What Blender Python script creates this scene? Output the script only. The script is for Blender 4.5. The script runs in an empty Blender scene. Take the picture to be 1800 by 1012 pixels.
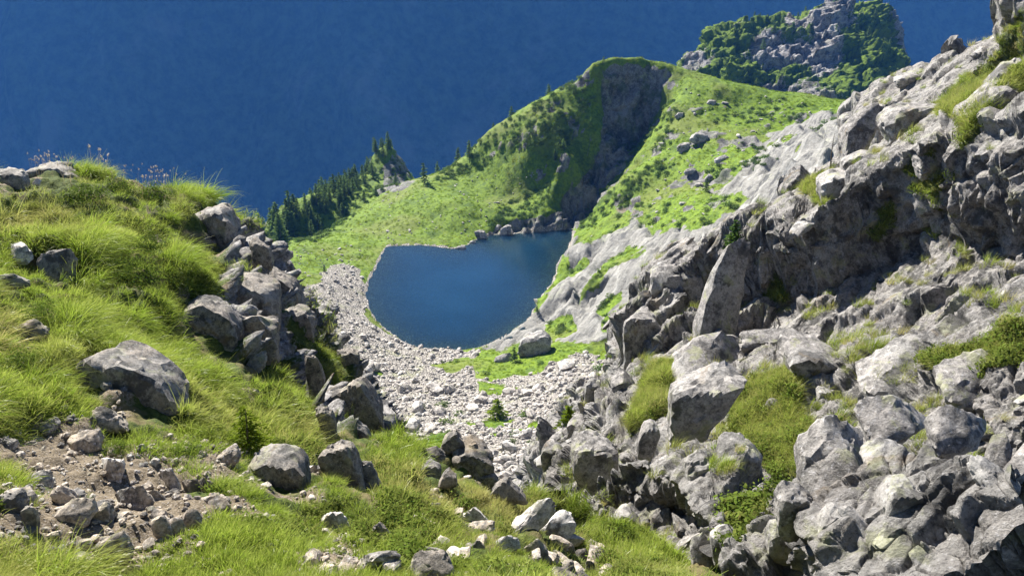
import bpy, bmesh, math, random
import numpy as np
from mathutils import Vector, Matrix, Euler

SC = bpy.context.scene
COL = SC.collection
random.seed(7)
RNG = np.random.default_rng(11)

# ------------------------------------------------------------------ camera, sky, sun, exposure
PITCH = math.radians(22.0)
FPX = 1413.0
cd = bpy.data.cameras.new('camera'); cam = bpy.data.objects.new('camera', cd); COL.objects.link(cam)
cam.location = (0, 0, 0); cam.rotation_euler = (math.radians(90) - PITCH, 0, 0)
cd.sensor_width = 36.0; cd.lens = FPX / 1800 * 36; cd.clip_start = 0.1; cd.clip_end = 12000
SC.camera = cam

SUN_EL, SUN_AZ = math.radians(41), math.radians(-33)      # azimuth from +Y, clockwise positive
world = bpy.data.worlds.new('World'); SC.world = world; world.use_nodes = True
wn = world.node_tree.nodes; wl = world.node_tree.links
bg = wn['Background']; sky = wn.new('ShaderNodeTexSky'); sky.sky_type = 'NISHITA'; sky.sun_disc = False
sky.sun_elevation = SUN_EL; sky.sun_rotation = SUN_AZ; sky.altitude = 2400; sky.air_density = .75; sky.dust_density = .3
wl.new(sky.outputs[0], bg.inputs[0]); bg.inputs[1].default_value = 0.05
sd = bpy.data.lights.new('sun', 'SUN'); sun = bpy.data.objects.new('sun', sd); COL.objects.link(sun)
sd.energy = 5.0; sd.angle = math.radians(0.5); sd.color = (1.0, 0.955, 0.87)
SUNV = Vector((math.sin(SUN_AZ) * math.cos(SUN_EL), math.cos(SUN_AZ) * math.cos(SUN_EL), math.sin(SUN_EL)))
sun.rotation_euler = SUNV.to_track_quat('Z', 'Y').to_euler()
SC.view_settings.view_transform = 'Standard'; SC.view_settings.look = 'None'
SC.view_settings.gamma = 1; SC.view_settings.use_curve_mapping = False
SC.view_settings.exposure = 1.55
SC.render.engine = 'CYCLES'
SC.cycles.use_denoising = True
SC.cycles.max_bounces = 6; SC.cycles.diffuse_bounces = 1; SC.cycles.transparent_max_bounces = 8; SC.cycles.volume_bounces = 0

# ------------------------------------------------------------------ helpers: numbers
CP, SP = math.cos(PITCH), math.sin(PITCH)
def P(px, py, Y):
    """point of the place seen at photo pixel (px, py) at ground distance Y"""
    x = (px - 900) / FPX; y = -(py - 506) / FPX
    dy = CP + y * SP; dz = -SP + y * CP
    return (x / dy * Y, Y, dz / dy * Y)
def proj(V):
    V = np.asarray(V, float)
    f = V[..., 1] * CP - V[..., 2] * SP; u = V[..., 1] * SP + V[..., 2] * CP
    f = np.where(f < 1e-3, 1e-3, f)
    return 900 + V[..., 0] / f * FPX, 506 - u / f * FPX, f
def sstep(a, b, x):
    t = np.clip((x - a) / (b - a), 0, 1); return t * t * (3 - 2 * t)
def hsh(ix, iy, iz, s):
    with np.errstate(over='ignore'):
        h = (ix.astype(np.int64) * 374761393 + iy.astype(np.int64) * 668265263 + iz.astype(np.int64) * 2147483647 + s * 974711 + 12345) & 0xFFFFFFFF
        h = ((h ^ (h >> 13)) * 1274126177) & 0xFFFFFFFF
        h = ((h ^ (h >> 16)) * 2246822519) & 0xFFFFFFFF
        h = h ^ (h >> 15)
    return (h & 0xFFFFFF).astype(np.float64) / float(0x1000000)
def vnoise(p, s=0):
    i = np.floor(p).astype(np.int64); f = p - i; f = f * f * f * (f * (f * 6 - 15) + 10)
    r = 0
    for a in (0, 1):
        wa = f[..., 0] if a else 1 - f[..., 0]
        for b in (0, 1):
            wb = f[..., 1] if b else 1 - f[..., 1]
            for c in (0, 1):
                wc = f[..., 2] if c else 1 - f[..., 2]
                r = r + wa * wb * wc * hsh(i[..., 0] + a, i[..., 1] + b, i[..., 2] + c, s)
    return r * 2 - 1
def fbm(p, oct=4, s=0, gain=0.5):
    r = 0; a = 1
    for k in range(oct):
        r = r + a * vnoise(p * (2.03 ** k) + k * 17.3, s + k); a *= gain
    return r
def voro(q, s=0):
    """nearest jittered cell: F1, F2, seed point, cell index"""
    i = np.floor(q).astype(np.int64); n = len(q)
    F1 = np.full(n, 9.0); F2 = np.full(n, 9.0); S = np.zeros((n, 3)); C = np.zeros((n, 3), np.int64)
    for dx in (-1, 0, 1):
        for dy in (-1, 0, 1):
            for dz in (-1, 0, 1):
                c = i + (dx, dy, dz)
                sp = c + np.stack([hsh(c[:, 0], c[:, 1], c[:, 2], s + k) for k in (1, 2, 3)], 1) * .9 + .05
                d = ((sp - q) ** 2).sum(1)
                m = d < F1
                F2 = np.where(m, F1, np.minimum(F2, d))
                F1 = np.where(m, d, F1); S[m] = sp[m]; C[m] = c[m]
    return np.sqrt(F1), np.sqrt(F2), S, C
class TPS:
    def __init__(self, pts, lam=1e-5):
        pts = np.array(pts, float); self.o = pts[:, :2].mean(0); self.k = np.abs(pts[:, :2] - self.o).max()
        X = (pts[:, :2] - self.o) / self.k; n = len(X); self.X = X
        K = self.U(((X[:, None] - X[None]) ** 2).sum(-1)) + lam * np.eye(n)
        Q = np.c_[np.ones(n), X]; A = np.zeros((n + 3, n + 3)); A[:n, :n] = K; A[:n, n:] = Q; A[n:, :n] = Q.T
        self.w = np.linalg.solve(A, np.r_[pts[:, 2], 0, 0, 0])
    @staticmethod
    def U(d2): return 0.5 * d2 * np.log(d2 + 1e-12)
    def __call__(self, x, y):
        sh = np.shape(x); q = (np.c_[np.ravel(x), np.ravel(y)] - self.o) / self.k; out = np.empty(len(q)); n = len(self.X)
        for a in range(0, len(q), 20000):
            b = q[a:a + 20000]; d2 = ((b[:, None] - self.X[None]) ** 2).sum(-1)
            out[a:a + 20000] = self.U(d2) @ self.w[:n] + self.w[n] + b @ self.w[n + 1:]
        return out.reshape(sh)
def in_poly(px, py, poly):
    r = np.zeros(np.shape(px), bool); n = len(poly)
    for k in range(n):
        (x1, y1), (x2, y2) = poly[k], poly[(k + 1) % n]
        if y1 == y2: continue
        c = ((y1 > py) != (y2 > py)) & (px < (x2 - x1) * (py - y1) / (y2 - y1) + x1); r ^= c
    return r
def poly_sd(px, py, poly):
    """signed distance to a polygon, negative inside"""
    d = np.full(np.shape(px), 1e9); n = len(poly)
    for k in range(n):
        (x1, y1), (x2, y2) = poly[k], poly[(k + 1) % n]
        ex, ey = x2 - x1, y2 - y1; t = np.clip(((px - x1) * ex + (py - y1) * ey) / (ex * ex + ey * ey + 1e-12), 0, 1)
        d = np.minimum(d, np.hypot(px - x1 - t * ex, py - y1 - t * ey))
    return np.where(in_poly(px, py, poly), -d, d)

# ------------------------------------------------------------------ helpers: meshes and materials
def mesh_np(name, V, F, mat=None, smooth=True, attrs=None, sharp=0):
    V = np.asarray(V, np.float32).reshape(-1, 3); F = np.asarray(F, np.int32); k = F.shape[1]
    me = bpy.data.meshes.new(name); me.vertices.add(len(V)); me.vertices.foreach_set('co', V.ravel())
    me.loops.add(F.size); me.loops.foreach_set('vertex_index', F.ravel())
    me.polygons.add(len(F)); me.polygons.foreach_set('loop_start', np.arange(0, F.size, k, dtype=np.int32))
    me.polygons.foreach_set('use_smooth', np.full(len(F), smooth))
    for a, v in (attrs or {}).items():
        me.attributes.new(a, 'FLOAT', 'POINT').data.foreach_set('value', np.asarray(v, np.float32).ravel())
    me.update(); me.validate()
    if sharp: me.set_sharp_from_angle(angle=math.radians(sharp))
    if mat: me.materials.append(mat)
    return me
def obj(name, me, parent=None, **props):
    o = bpy.data.objects.new(name, me); COL.objects.link(o)
    if parent: o.parent = parent
    for k, v in props.items(): o[k] = v
    return o
def grid_faces(n, m):
    i = np.arange(n * m).reshape(n, m)
    return np.stack([i[:-1, :-1], i[1:, :-1], i[1:, 1:], i[:-1, 1:]], -1).reshape(-1, 4)
def grid_normals(G):
    du = np.gradient(G, axis=0); dv = np.gradient(G, axis=1); n = np.cross(du, dv)
    n /= np.linalg.norm(n, axis=-1, keepdims=True) + 1e-12
    return np.where(n[..., 2:3] < 0, -n, n)
def soften(V, n, m, it):
    G = V.reshape(n, m, 3).copy()
    for _ in range(it): G[1:-1, 1:-1] = G[1:-1, 1:-1] * .4 + .15 * (G[:-2, 1:-1] + G[2:, 1:-1] + G[1:-1, :-2] + G[1:-1, 2:])
    return G.reshape(-1, 3)
def terrace(V, m, period, w, amt, seed):
    m = np.array(m, float); m /= np.linalg.norm(m)
    s = V @ m / period + .55 * fbm(V * (.22 / period), 3, seed); k = np.floor(s); f = s - k
    return V + m * ((sstep(.5 - w, .5 + w, f) - f) * period * amt)[:, None]
def adaptive_grid(f, u0, u1, n, y0, y1, m, fine=3):
    """height field f sampled in rows that follow the slope, so that steep rock gets as many faces as flat ground"""
    nc, mc = n // fine, 420
    uc = np.linspace(u0, u1, nc); yc = np.exp(np.linspace(math.log(y0), math.log(y1), mc))
    UU, YY = np.meshgrid(uc, yc, indexing='ij'); Z = f(UU * YY, YY)
    us = np.linspace(u0, u1, n); G = np.empty((n, m, 3)); tt = (us - u0) / (u1 - u0) * (nc - 1)
    Q = np.empty((n, m)); ly = np.log(yc); ZZ = []
    for k in range(n):
        a = min(int(tt[k]), nc - 2); w = tt[k] - a; z = Z[a] * (1 - w) + Z[a + 1] * w; ZZ.append(z)
        el = z / yc; vis = el > np.maximum.accumulate(el) - .035
        py = 506 - (el * CP + SP) / (CP - el * SP) * FPX; vis = vis & (py > -70) & (py < 1090)
        vw = np.convolve(vis * 1.0, np.ones(9) / 9, 'same'); ds = np.hypot(np.diff(ly), np.diff(z) / yc[1:]) * (.10 + .9 * vw[1:]); s = np.r_[0, np.cumsum(ds)]
        Q[k] = np.interp(np.linspace(0, s[-1], m), s, ly)
    h = 14; pad = np.r_[np.repeat(Q[:1], h, 0), Q, np.repeat(Q[-1:], h, 0)]; cs = np.cumsum(np.r_[np.zeros((1, m)), pad], 0); Q = (cs[2 * h + 1:] - cs[:-2 * h - 1]) / (2 * h + 1)
    for k in range(n):
        y = np.exp(Q[k]); G[k, :, 0] = us[k] * y; G[k, :, 1] = y; G[k, :, 2] = np.interp(Q[k], ly, ZZ[k])
    return G
def terraced_grid(f, shape, u0, u1, n, y0, y1, m, fine=1500):
    """like adaptive_grid, but the ledges are cut first and the rows then follow ledges and risers alike"""
    nc, mc = n // 3, 420
    uc = np.linspace(u0, u1, nc); yc = np.exp(np.linspace(math.log(y0), math.log(y1), mc))
    UU, YY = np.meshgrid(uc, yc, indexing='ij'); Z = f(UU * YY, YY); us = np.linspace(u0, u1, n); tt = (us - u0) / (u1 - u0) * (nc - 1)
    yf = np.exp(np.linspace(math.log(y0), math.log(y1), fine)); L = np.empty((n, fine, 3)); Q = np.empty((n, m))
    for k in range(n):
        a = min(int(tt[k]), nc - 2); w = tt[k] - a; z = np.interp(yf, yc, Z[a] * (1 - w) + Z[a + 1] * w)
        L[k, :, 0] = us[k] * yf; L[k, :, 1] = yf; L[k, :, 2] = z
    L = shape(L.reshape(-1, 3)).reshape(n, fine, 3)
    for k in range(n):
        el = L[k, :, 2] / np.maximum(L[k, :, 1], .5); vis = el > np.maximum.accumulate(el) - .03; _, py, _ = proj(L[k]); vis = vis & (py > -70) & (py < 1090)
        vw = np.convolve(vis * 1.0, np.ones(25) / 25, 'same'); ds = np.linalg.norm(np.diff(L[k], axis=0), axis=1) / yf[1:] * (.08 + .92 * vw[1:]); c = np.r_[0, np.cumsum(ds)]
        Q[k] = np.interp(np.linspace(0, c[-1], m), c, np.arange(fine))
    h = 3; pad = np.r_[np.repeat(Q[:1], h, 0), Q, np.repeat(Q[-1:], h, 0)]; cs = np.cumsum(np.r_[np.zeros((1, m)), pad], 0); Q = (cs[2 * h + 1:] - cs[:-2 * h - 1]) / (2 * h + 1)
    G = np.empty((n, m, 3)); j = np.arange(fine)
    for k in range(n):
        for c in range(3): G[k, :, c] = np.interp(Q[k], j, L[k, :, c])
    return G
def blocky(Pn, Nn, size, axes, fam, clampf, strength, seed, crack=0.0, jit=0.18, Nf=None):
    """break a surface into joint-bounded blocks: every cell is cut flat along one of the joint planes"""
    A = np.array(axes, float); A /= np.linalg.norm(A, axis=1, keepdims=True)
    B = A / np.array(size)[:, None]
    q = Pn @ B.T + fbm(Pn * (0.6 / min(size)), 2, seed + 50)[:, None] * .16
    F1, F2, S, C = voro(q, seed)
    seedp = S @ np.linalg.inv(B.T)
    fam = np.array(fam, float); fam /= np.linalg.norm(fam, axis=1, keepdims=True)
    pick = hsh(C[:, 0], C[:, 1], C[:, 2], seed + 9)
    al = np.clip((Nn if Nf is None else Nf) @ fam.T, 0, 1) ** 3 + .02; cum = np.cumsum(al, 1) / al.sum(1, keepdims=True)
    # one choice per cell: the same random number, and the normal of the seed's neighbourhood
    idx = (pick[:, None] > cum).sum(1).clip(0, len(fam) - 1)
    m = fam[idx] + jit * np.stack([hsh(C[:, 0], C[:, 1], C[:, 2], seed + 20 + k) * 2 - 1 for k in range(3)], 1)
    m /= np.linalg.norm(m, axis=1, keepdims=True)
    nm = (Nn * m).sum(1); nm = np.where(nm < .3, .3, nm)
    d = -((Pn - seedp) * m).sum(1) / nm
    t = min(size)
    off = (hsh(C[:, 0], C[:, 1], C[:, 2], seed + 31) * 2 - 1) * .35 * t
    d = np.tanh(d / (clampf * t)) * clampf * t * strength + off * strength
    if crack: d = d - crack * t * (1 - sstep(.0, .11, F2 - F1))
    return Pn + Nn * d[:, None], F2 - F1, C

class NT:
    """tiny node-graph builder"""
    def __init__(s, name):
        s.m = bpy.data.materials.new(name); s.m.use_nodes = True; s.t = s.m.node_tree; s.t.nodes.clear()
        s.out = s.t.nodes.new('ShaderNodeOutputMaterial')
    def n(s, kind, ins=None, **kw):
        nd = s.t.nodes.new('ShaderNode' + kind)
        for k, v in kw.items(): setattr(nd, k, v)
        for k, v in (ins or {}).items(): s.put(nd.inputs[k], v)
        return nd
    def put(s, sock, v):
        if isinstance(v, bpy.types.NodeSocket): s.t.links.new(v, sock)
        elif isinstance(v, bpy.types.Node): s.t.links.new(v.outputs[0], sock)
        else: sock.default_value = (tuple(v) + (1,) if sock.type == 'RGBA' and len(v) == 3 else v)
    def pos(s): return s.n('NewGeometry').outputs['Position']
    def noise(s, vec, scale, detail=6, rough=.6, dist=0.0):
        return s.n('TexNoise', {'Vector': vec, 'Scale': scale, 'Detail': detail, 'Roughness': rough, 'Distortion': dist}).outputs['Fac']
    def ramp(s, fac, stops):
        r = s.n('ValToRGB', {'Fac': fac}); e = r.color_ramp.elements
        while len(e) < len(stops): e.new(.5)
        for q, (p, c) in zip(e, stops): q.position = p; q.color = (c if isinstance(c, tuple) else (c, c, c)) + (1,)
        return r.outputs[0]
    def step(s, fac, a, b): return s.n('MapRange', {0: fac, 1: a, 2: b}, interpolation_type='SMOOTHSTEP').outputs[0]
    def mix(s, f, a, b, mode='MIX'):
        x = s.n('Mix', data_type='RGBA', blend_type=mode); s.put(x.inputs[0], f); s.put(x.inputs[6], a); s.put(x.inputs[7], b); return x.outputs[2]
    def math(s, op, a, b=0.0): return s.n('Math', {0: a, 1: b}, operation=op).outputs[0]
    def attr(s, name, kind='GEOMETRY'): return s.n('Attribute', attribute_name=name, attribute_type=kind).outputs['Fac']
    def bump(s, h, strength, dist): return s.n('Bump', {'Height': h, 'Strength': strength, 'Distance': dist}).outputs[0]
    def surf(s, sh): s.t.links.new(sh.outputs[0] if isinstance(sh, bpy.types.Node) else sh, s.out.inputs[0]); return s.m
    def pbsdf(s, col, rough=.8, normal=None, spec=.25, **kw):
        b = s.n('BsdfPrincipled', {'Base Color': col, 'Roughness': rough, 'Specular IOR Level': spec, **kw})
        if normal is not None: s.put(b.inputs['Normal'], normal)
        return b

def rock_colour(t, pos, k=1.0, tone=1.0, lichen=1.0, warm=0.0):
    """grey gneiss: mottled grains, pale and yellow-green lichen, black crust; k shrinks the pattern"""
    a = t.noise(pos, .55 * k, 5, .6); b = t.noise(pos, 4 * k, 8, .75); c = t.noise(pos, 15 * k, 6, .8)
    v = tuple(x * tone for x in (.07, .067, .065)); w = tuple(x * tone for x in (.34 + warm * .06, .325 + warm * .02, .315 - warm * .03))
    col = t.mix(t.step(b, .32, .62), v, w)
    col = t.mix(t.math('MULTIPLY', t.step(a, .48, .60), .5), col, tuple(x * tone for x in (.46, .445, .42)))
    col = t.mix(t.math('MULTIPLY', t.step(c, .53, .66), .8), col, tuple(x * tone for x in (.55, .53, .53)))
    col = t.mix(t.math('MULTIPLY', t.step(c, .46, .36), .85), col, tuple(x * tone for x in (.06, .054, .056)))
    li = t.math('MULTIPLY', t.step(t.noise(pos, 1.4 * k, 6, .7, .4), .54, .63), .6 * lichen)
    col = t.mix(li, col, (.30, .31, .16))
    dk = t.math('MULTIPLY', t.step(t.noise(pos, 1.1 * k, 8, .72), .50, .60), .78)
    col = t.mix(dk, col, (.035, .033, .033))
    br = t.math('MULTIPLY', t.step(t.noise(pos, .9 * k, 4, .6, .8), .60, .70), .45)
    col = t.mix(br, col, (.20, .14, .07))
    return col, a, b, c
def rock_mat(name, k=1.0, tone=1.0, lichen=1.0, warm=0.0, bumpd=.03):
    t = NT(name); p = t.pos(); col, a, b, c = rock_colour(t, p, k, tone, lichen, warm)
    h = t.math('ADD', t.math('MULTIPLY', b, 1.0), t.math('MULTIPLY', c, .22))
    return t.surf(t.pbsdf(col, .78, t.bump(h, .85, bumpd / k), .3))

M = {}
M['rock'] = rock_mat('grey gneiss', 1.0, .96, 1.0, .25, .06)
M['rock_near'] = rock_mat('near stones', 2.0, .78, .7, 1.0, .06)
M['rock_earth'] = rock_mat('earthy stone', 2.0, 1.25, .4, 1.4, .06)
M['rock_pale'] = rock_mat('bleached slab', 2.0, 1.6, .4, .4, .03)
M['scree'] = rock_mat('pale scree stone', .7, 1.5, .7, .6, .02)
M['rock_mid'] = rock_mat('lakeside rock', .35, 1.15, .7, .2, .05)

def near_ground_mat():
    t = NT('turf and soil'); p = t.pos(); soil = t.attr('soil'); rk = t.attr('rock')
    n1 = t.noise(p, 1.3, 6, .65); n2 = t.noise(p, 14, 6, .7); n3 = t.noise(p, 60, 4, .7)
    g = t.mix(t.step(n2, .35, .65), (.035, .055, .012), (.10, .125, .03)); g = t.mix(t.step(n1, .5, .62), g, (.15, .125, .06))
    d = t.mix(t.step(n2, .3, .7), (.10, .076, .048), (.235, .19, .13)); d = t.mix(t.step(n3, .5, .66), d, (.36, .31, .26))
    rcol = rock_colour(t, p, 1.4, 1.0)[0]
    f = t.step(t.math('ADD', soil, t.math('MULTIPLY', t.math('SUBTRACT', n2, .5), .9)), .42, .58)
    col = t.mix(f, g, d); f2 = t.step(t.math('ADD', rk, t.math('MULTIPLY', t.math('SUBTRACT', n2, .5), .6)), .42, .58)
    col = t.mix(f2, col, rcol)
    h = t.math('ADD', n2, t.math('MULTIPLY', n3, .35))
    return t.surf(t.pbsdf(col, .9, t.bump(h, .9, .04), .15))
M['near_ground'] = near_ground_mat()

def cliff_mat():
    t = NT('fractured gneiss'); p = t.pos(); col, a, b, c = rock_colour(t, p, 1.0, 1.0, .9, .25)
    g = t.attr('grass'); n2 = t.noise(p, 7, 6, .7)
    gc = t.mix(t.step(n2, .35, .65), (.04, .06, .014), (.10, .12, .035))
    f = t.step(t.math('ADD', g, t.math('MULTIPLY', t.math('SUBTRACT', n2, .5), .7)), .45, .58)
    col = t.mix(f, col, gc)
    h = t.math('ADD', b, t.math('MULTIPLY', c, .35))
    return t.surf(t.pbsdf(col, .78, t.bump(h, 1.0, .17), .3))
M['cliff'] = cliff_mat()

def valley_mat():
    """alpine turf, polished slabs, cliff and pebbly scree, told apart by baked masks"""
    t = NT('alpine turf and slabs'); p = t.pos(); rk = t.attr('rock'); sc = t.attr('scree'); pale = t.attr('slab')
    n0 = t.noise(p, .035, 5, .6); n1 = t.noise(p, .16, 6, .65); n2 = t.noise(p, .9, 6, .7); n3 = t.noise(p, 3.2, 4, .7)
    g = t.mix(t.step(n2, .36, .64), (.07, .125, .005), (.16, .24, .010))
    g = t.mix(t.math('MULTIPLY', t.step(n1, .52, .64), .75), g, (.05, .095, .010))
    g = t.mix(t.math('MULTIPLY', t.step(n0, .50, .62), .5), g, (.14, .15, .035)); g = t.mix(t.math('MULTIPLY', t.step(n3, .56, .66), .4), g, (.05, .075, .015))
    r = rock_colour(t, p, .14, .62, .9, .0)[0]; r = t.mix(t.math('MULTIPLY', t.step(n1, .50, .60), .6), r, (.05, .075, .02))
    mp = t.n('Mapping', {'Vector': p, 'Rotation': (math.radians(8), math.radians(-12), math.radians(57.6)), 'Scale': (.05, .42, .42)}, vector_type='TEXTURE'); mp.inputs['Scale'].default_value = (16, 2.2, 2.2)
    w = t.noise(mp.outputs[0], 1.0, 7, .68, .3)
    s = t.mix(t.step(n2, .3, .7), (.17, .165, .15), (.31, .30, .275)); s = t.mix(t.math('MULTIPLY', t.step(n1, .55, .7), .5), s, (.38, .39, .28))
    s = t.mix(t.math('MULTIPLY', t.step(w, .47, .39), .85), s, (.085, .085, .085)); s = t.mix(t.math('MULTIPLY', t.step(w, .54, .64), .6), s, (.45, .44, .41))
    s = t.mix(t.math('MULTIPLY', t.step(n3, .56, .68), .5), s, (.15, .145, .14))
    r = t.mix(pale, r, s)
    vo = t.n('TexVoronoi', {'Vector': p, 'Scale': 1.5, 'Randomness': 1.0}, feature='F1')
    ve = t.n('TexVoronoi', {'Vector': p, 'Scale': 1.5, 'Randomness': 1.0}, feature='DISTANCE_TO_EDGE').outputs['Distance']
    gv = t.n('SeparateColor', {0: vo.outputs['Color']}).outputs[0]
    sg = t.mix(gv, (.26, .235, .205), (.52, .48, .43)); sg = t.mix(t.step(ve, .10, .0), sg, (.06, .055, .05))
    sg = t.mix(t.math('MULTIPLY', t.step(n1, .55, .62), .45), sg, (.30, .31, .17))
    jit = t.math('MULTIPLY', t.math('SUBTRACT', n2, .5), .75)
    col = t.mix(t.step(t.math('ADD', rk, jit), .44, .56), g, r)
    fs = t.step(t.math('ADD', sc, jit), .44, .56); col = t.mix(fs, col, sg)
    h = t.math('ADD', t.math('MULTIPLY', n2, .7), t.math('MULTIPLY', n3, .3)); h = t.math('ADD', h, t.math('MULTIPLY', fs, t.math('MULTIPLY', t.step(ve, 0, .25), .8)))
    h = t.math('ADD', h, t.math('MULTIPLY', t.math('MULTIPLY', w, pale), 2.0))
    return t.surf(t.pbsdf(col, .85, t.bump(h, .8, .5), .2))
M['valley'] = valley_mat()

def far_mat():
    t = NT('distant forest and cliffs'); p = t.pos(); n1 = t.noise(p, .004, 8, .65); n2 = t.noise(p, .03, 6, .7)
    pv = t.n('Mapping', {'Vector': p, 'Scale': (.012, .004, .0025)}).outputs[0]; n3 = t.noise(pv, 1.0, 8, .7)
    col = t.mix(t.step(n2, .3, .7), (.008, .020, .010), (.06, .09, .04)); col = t.mix(t.math('MULTIPLY', t.step(n1, .52, .66), .6), col, (.13, .14, .11))
    return t.surf(t.pbsdf(col, .95, t.bump(n2, 1.0, 12), .0))
M['far'] = far_mat()

def peak_mat():
    t = NT('crag with scrub'); p = t.pos(); rk = t.attr('rock'); n1 = t.noise(p, .05, 6, .65); n2 = t.noise(p, .35, 6, .72)
    g = t.mix(t.step(n2, .36, .62), (.05, .09, .018), (.15, .22, .02)); g = t.mix(t.math('MULTIPLY', t.step(n1, .5, .6), .7), g, (.14, .20, .025))
    r = rock_colour(t, p, .06, 1.15, .5)[0]
    col = t.mix(t.step(t.math('ADD', rk, t.math('MULTIPLY', t.math('SUBTRACT', n2, .5), 1.1)), .44, .56), g, r)
    return t.surf(t.pbsdf(col, .9, t.bump(n2, 1.0, 2.5), .1))
M['peak'] = peak_mat()

def water_mat():
    t = NT('lake water'); p = t.pos(); d = t.attr('depth')
    n = t.noise(t.n('Mapping', {'Vector': p, 'Scale': (1.0, 1.5, 1.0)}).outputs[0], 1.6, 4, .6); nb = t.noise(p, .07, 3, .5)
    nrm = t.bump(n, .4, .06)
    deep = t.n('BsdfDiffuse', {'Color': t.mix(t.step(nb, .3, .7), (.005, .030, .068), (.007, .036, .080))})
    tr = t.n('BsdfTransparent', {'Color': (.55, .74, .72, 1)})
    body = t.n('MixShader'); t.put(body.inputs[0], d); t.put(body.inputs[1], tr); t.put(body.inputs[2], deep)
    gl = t.n('BsdfGlossy', {'Color': (1, 1, 1, 1), 'Roughness': .09, 'Normal': nrm})
    fr = t.n('Fresnel', {'IOR': 1.33, 'Normal': nrm})
    mx = t.n('MixShader'); t.put(mx.inputs[0], fr); t.put(mx.inputs[1], body); t.put(mx.inputs[2], gl)
    return t.surf(mx)
M['water'] = water_mat()
#@@TERRAIN
# ------------------------------------------------------------------ terrain: the near ridge
near_pts = [P(*a) for a in [
    (500,1012,4.6),(0,1012,4.3),(900,1012,5.2),(1130,1012,7.2),(1300,1012,10.5),(1500,1012,12),(250,1100,3.6),(800,1100,3.8),(1200,1100,5),
    (0,900,5.1),(250,900,5.7),(500,900,6.4),(700,900,7.4),(850,900,8.8),(1000,930,10),(1100,985,8.2),(1000,985,7),
    (0,780,6.5),(250,780,7.4),(450,780,8.8),(600,800,9.6),(700,790,12),(950,908,11),
    (0,650,8.2),(200,650,9),(350,700,9.8),(450,680,11.5),(540,730,12.6),(640,720,15.6),(590,690,15),
    (0,500,11),(200,500,12),(350,500,13.5),(450,590,14),(400,640,12),(520,560,18),(575,620,17.6),(500,640,14.6),
    (0,400,13.8),(200,400,15),(350,430,16),(430,450,18),(485,480,20.5),
    (-100,330,15),(0,318,17),(100,318,18),(160,328,18.5),(250,335,19),(345,352,20),(410,390,20.4)]]
near_pts += [P(880,866,11.6),P(780,806,12.0),P(880,960,13.2),P(780,905,13.8),P(700,880,14.2),P(960,1010,13.0),(-1.1,14.8,-12.4),(.6,13.8,-11.8),(-2.6,15.5,-11.6),(-13,22,-9),(-9,24,-10.5),(-6.5,25,-13),(-4.6,23.5,-15),(-3,21,-15.5),(-1.2,18.5,-14.6),(0.6,17.5,-14.4),(2,16.5,-13.6),(-18,20,-7),
             (-14,30,-18),(-4,30,-24),(2,26,-21),(8,26,-20),(-24,30,-18),(-14,12,-3),(-9,6,-1.6),(-6,3,-1.5),(0,2,-1.9),(4,3,-3.2),(0.5,12,-9.0),
             (-2,42,-36),(-20,42,-34),(10,42,-33),(8,12,-11),(10,18,-15)]
near_f = TPS(near_pts, 1e-6)
G = adaptive_grid(near_f, -1.0, .62, 540, 1.6, 40, 450)
n_, m_ = G.shape[:2]; nb = grid_normals(G).reshape(-1, 3); V = G.reshape(-1, 3).copy()
px, py, dep = proj(V)
# rocky flank of the ridge, and the bare soil with stones
flank = [(405,375),(440,410),(480,465),(530,530),(560,600),(630,690),(700,760),(640,770),(560,760),(520,690),(500,620),(440,640),(400,650),(410,590),(380,560),(385,490),(400,440)]
rkm = 1 - sstep(-8, 22, poly_sd(px, py, flank)); rkm = rkm * (.55 + .6 * fbm(V * .7, 3, 4)) + .5 * sstep(.62, .42, nb[:, 2])
soil_a = [(-200,740),(120,750),(200,770),(330,770),(420,820),(470,930),(420,985),(180,1010),(60,975),(-200,930)]
soil_b = [(60,385),(110,395),(95,440),(60,420)]
soil_c = [(540,930),(620,940),(640,1012),(520,1012)]
soil = 1 - sstep(-45, 60, poly_sd(px, py, soil_a))
for s_ in (soil_b, soil_c): soil = np.maximum(soil, .8 * (1 - sstep(-8, 20, poly_sd(px, py, s_))))
soil = np.where(dep > 25, 0, soil); soil = np.clip(soil + .75 * fbm(V * 1.7, 4, 9) - .05, 0, 1)
V2 = V + nb * (.16 * fbm(V * 1.1, 4, 2) + .05 * fbm(V * 4.5, 3, 3))[:, None] * np.clip(dep / 9, .4, 1.4)[:, None]
AX = [(.62, .55, .42), (-.62, .78, 0), (-.35, -.22, .9)]
FAM = [(-.42, -.05, .9), (-.55, -.78, .25), (.62, -.72, .2), (.05, -.6, .8)]
Vr, ed, C = blocky(V2, nb, (1.5, 1.0, .55), AX, FAM, .8, 1.0, 61, .12)
Vr, ed, C = blocky(Vr, nb, (.5, .35, .22), AX, FAM, .6, .8, 62, .1)
w_ = sstep(.35, .6, rkm)[:, None]; V2 = V2 * (1 - w_) + Vr * w_
NEAR = dict(V=V2.reshape(n_, m_, 3), rock=rkm.reshape(n_, m_), soil=soil.reshape(n_, m_))
obj('ground', mesh_np('ground', V2, grid_faces(n_, m_), M['near_ground'], True, {'soil': soil, 'rock': rkm}), kind='structure')

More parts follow.
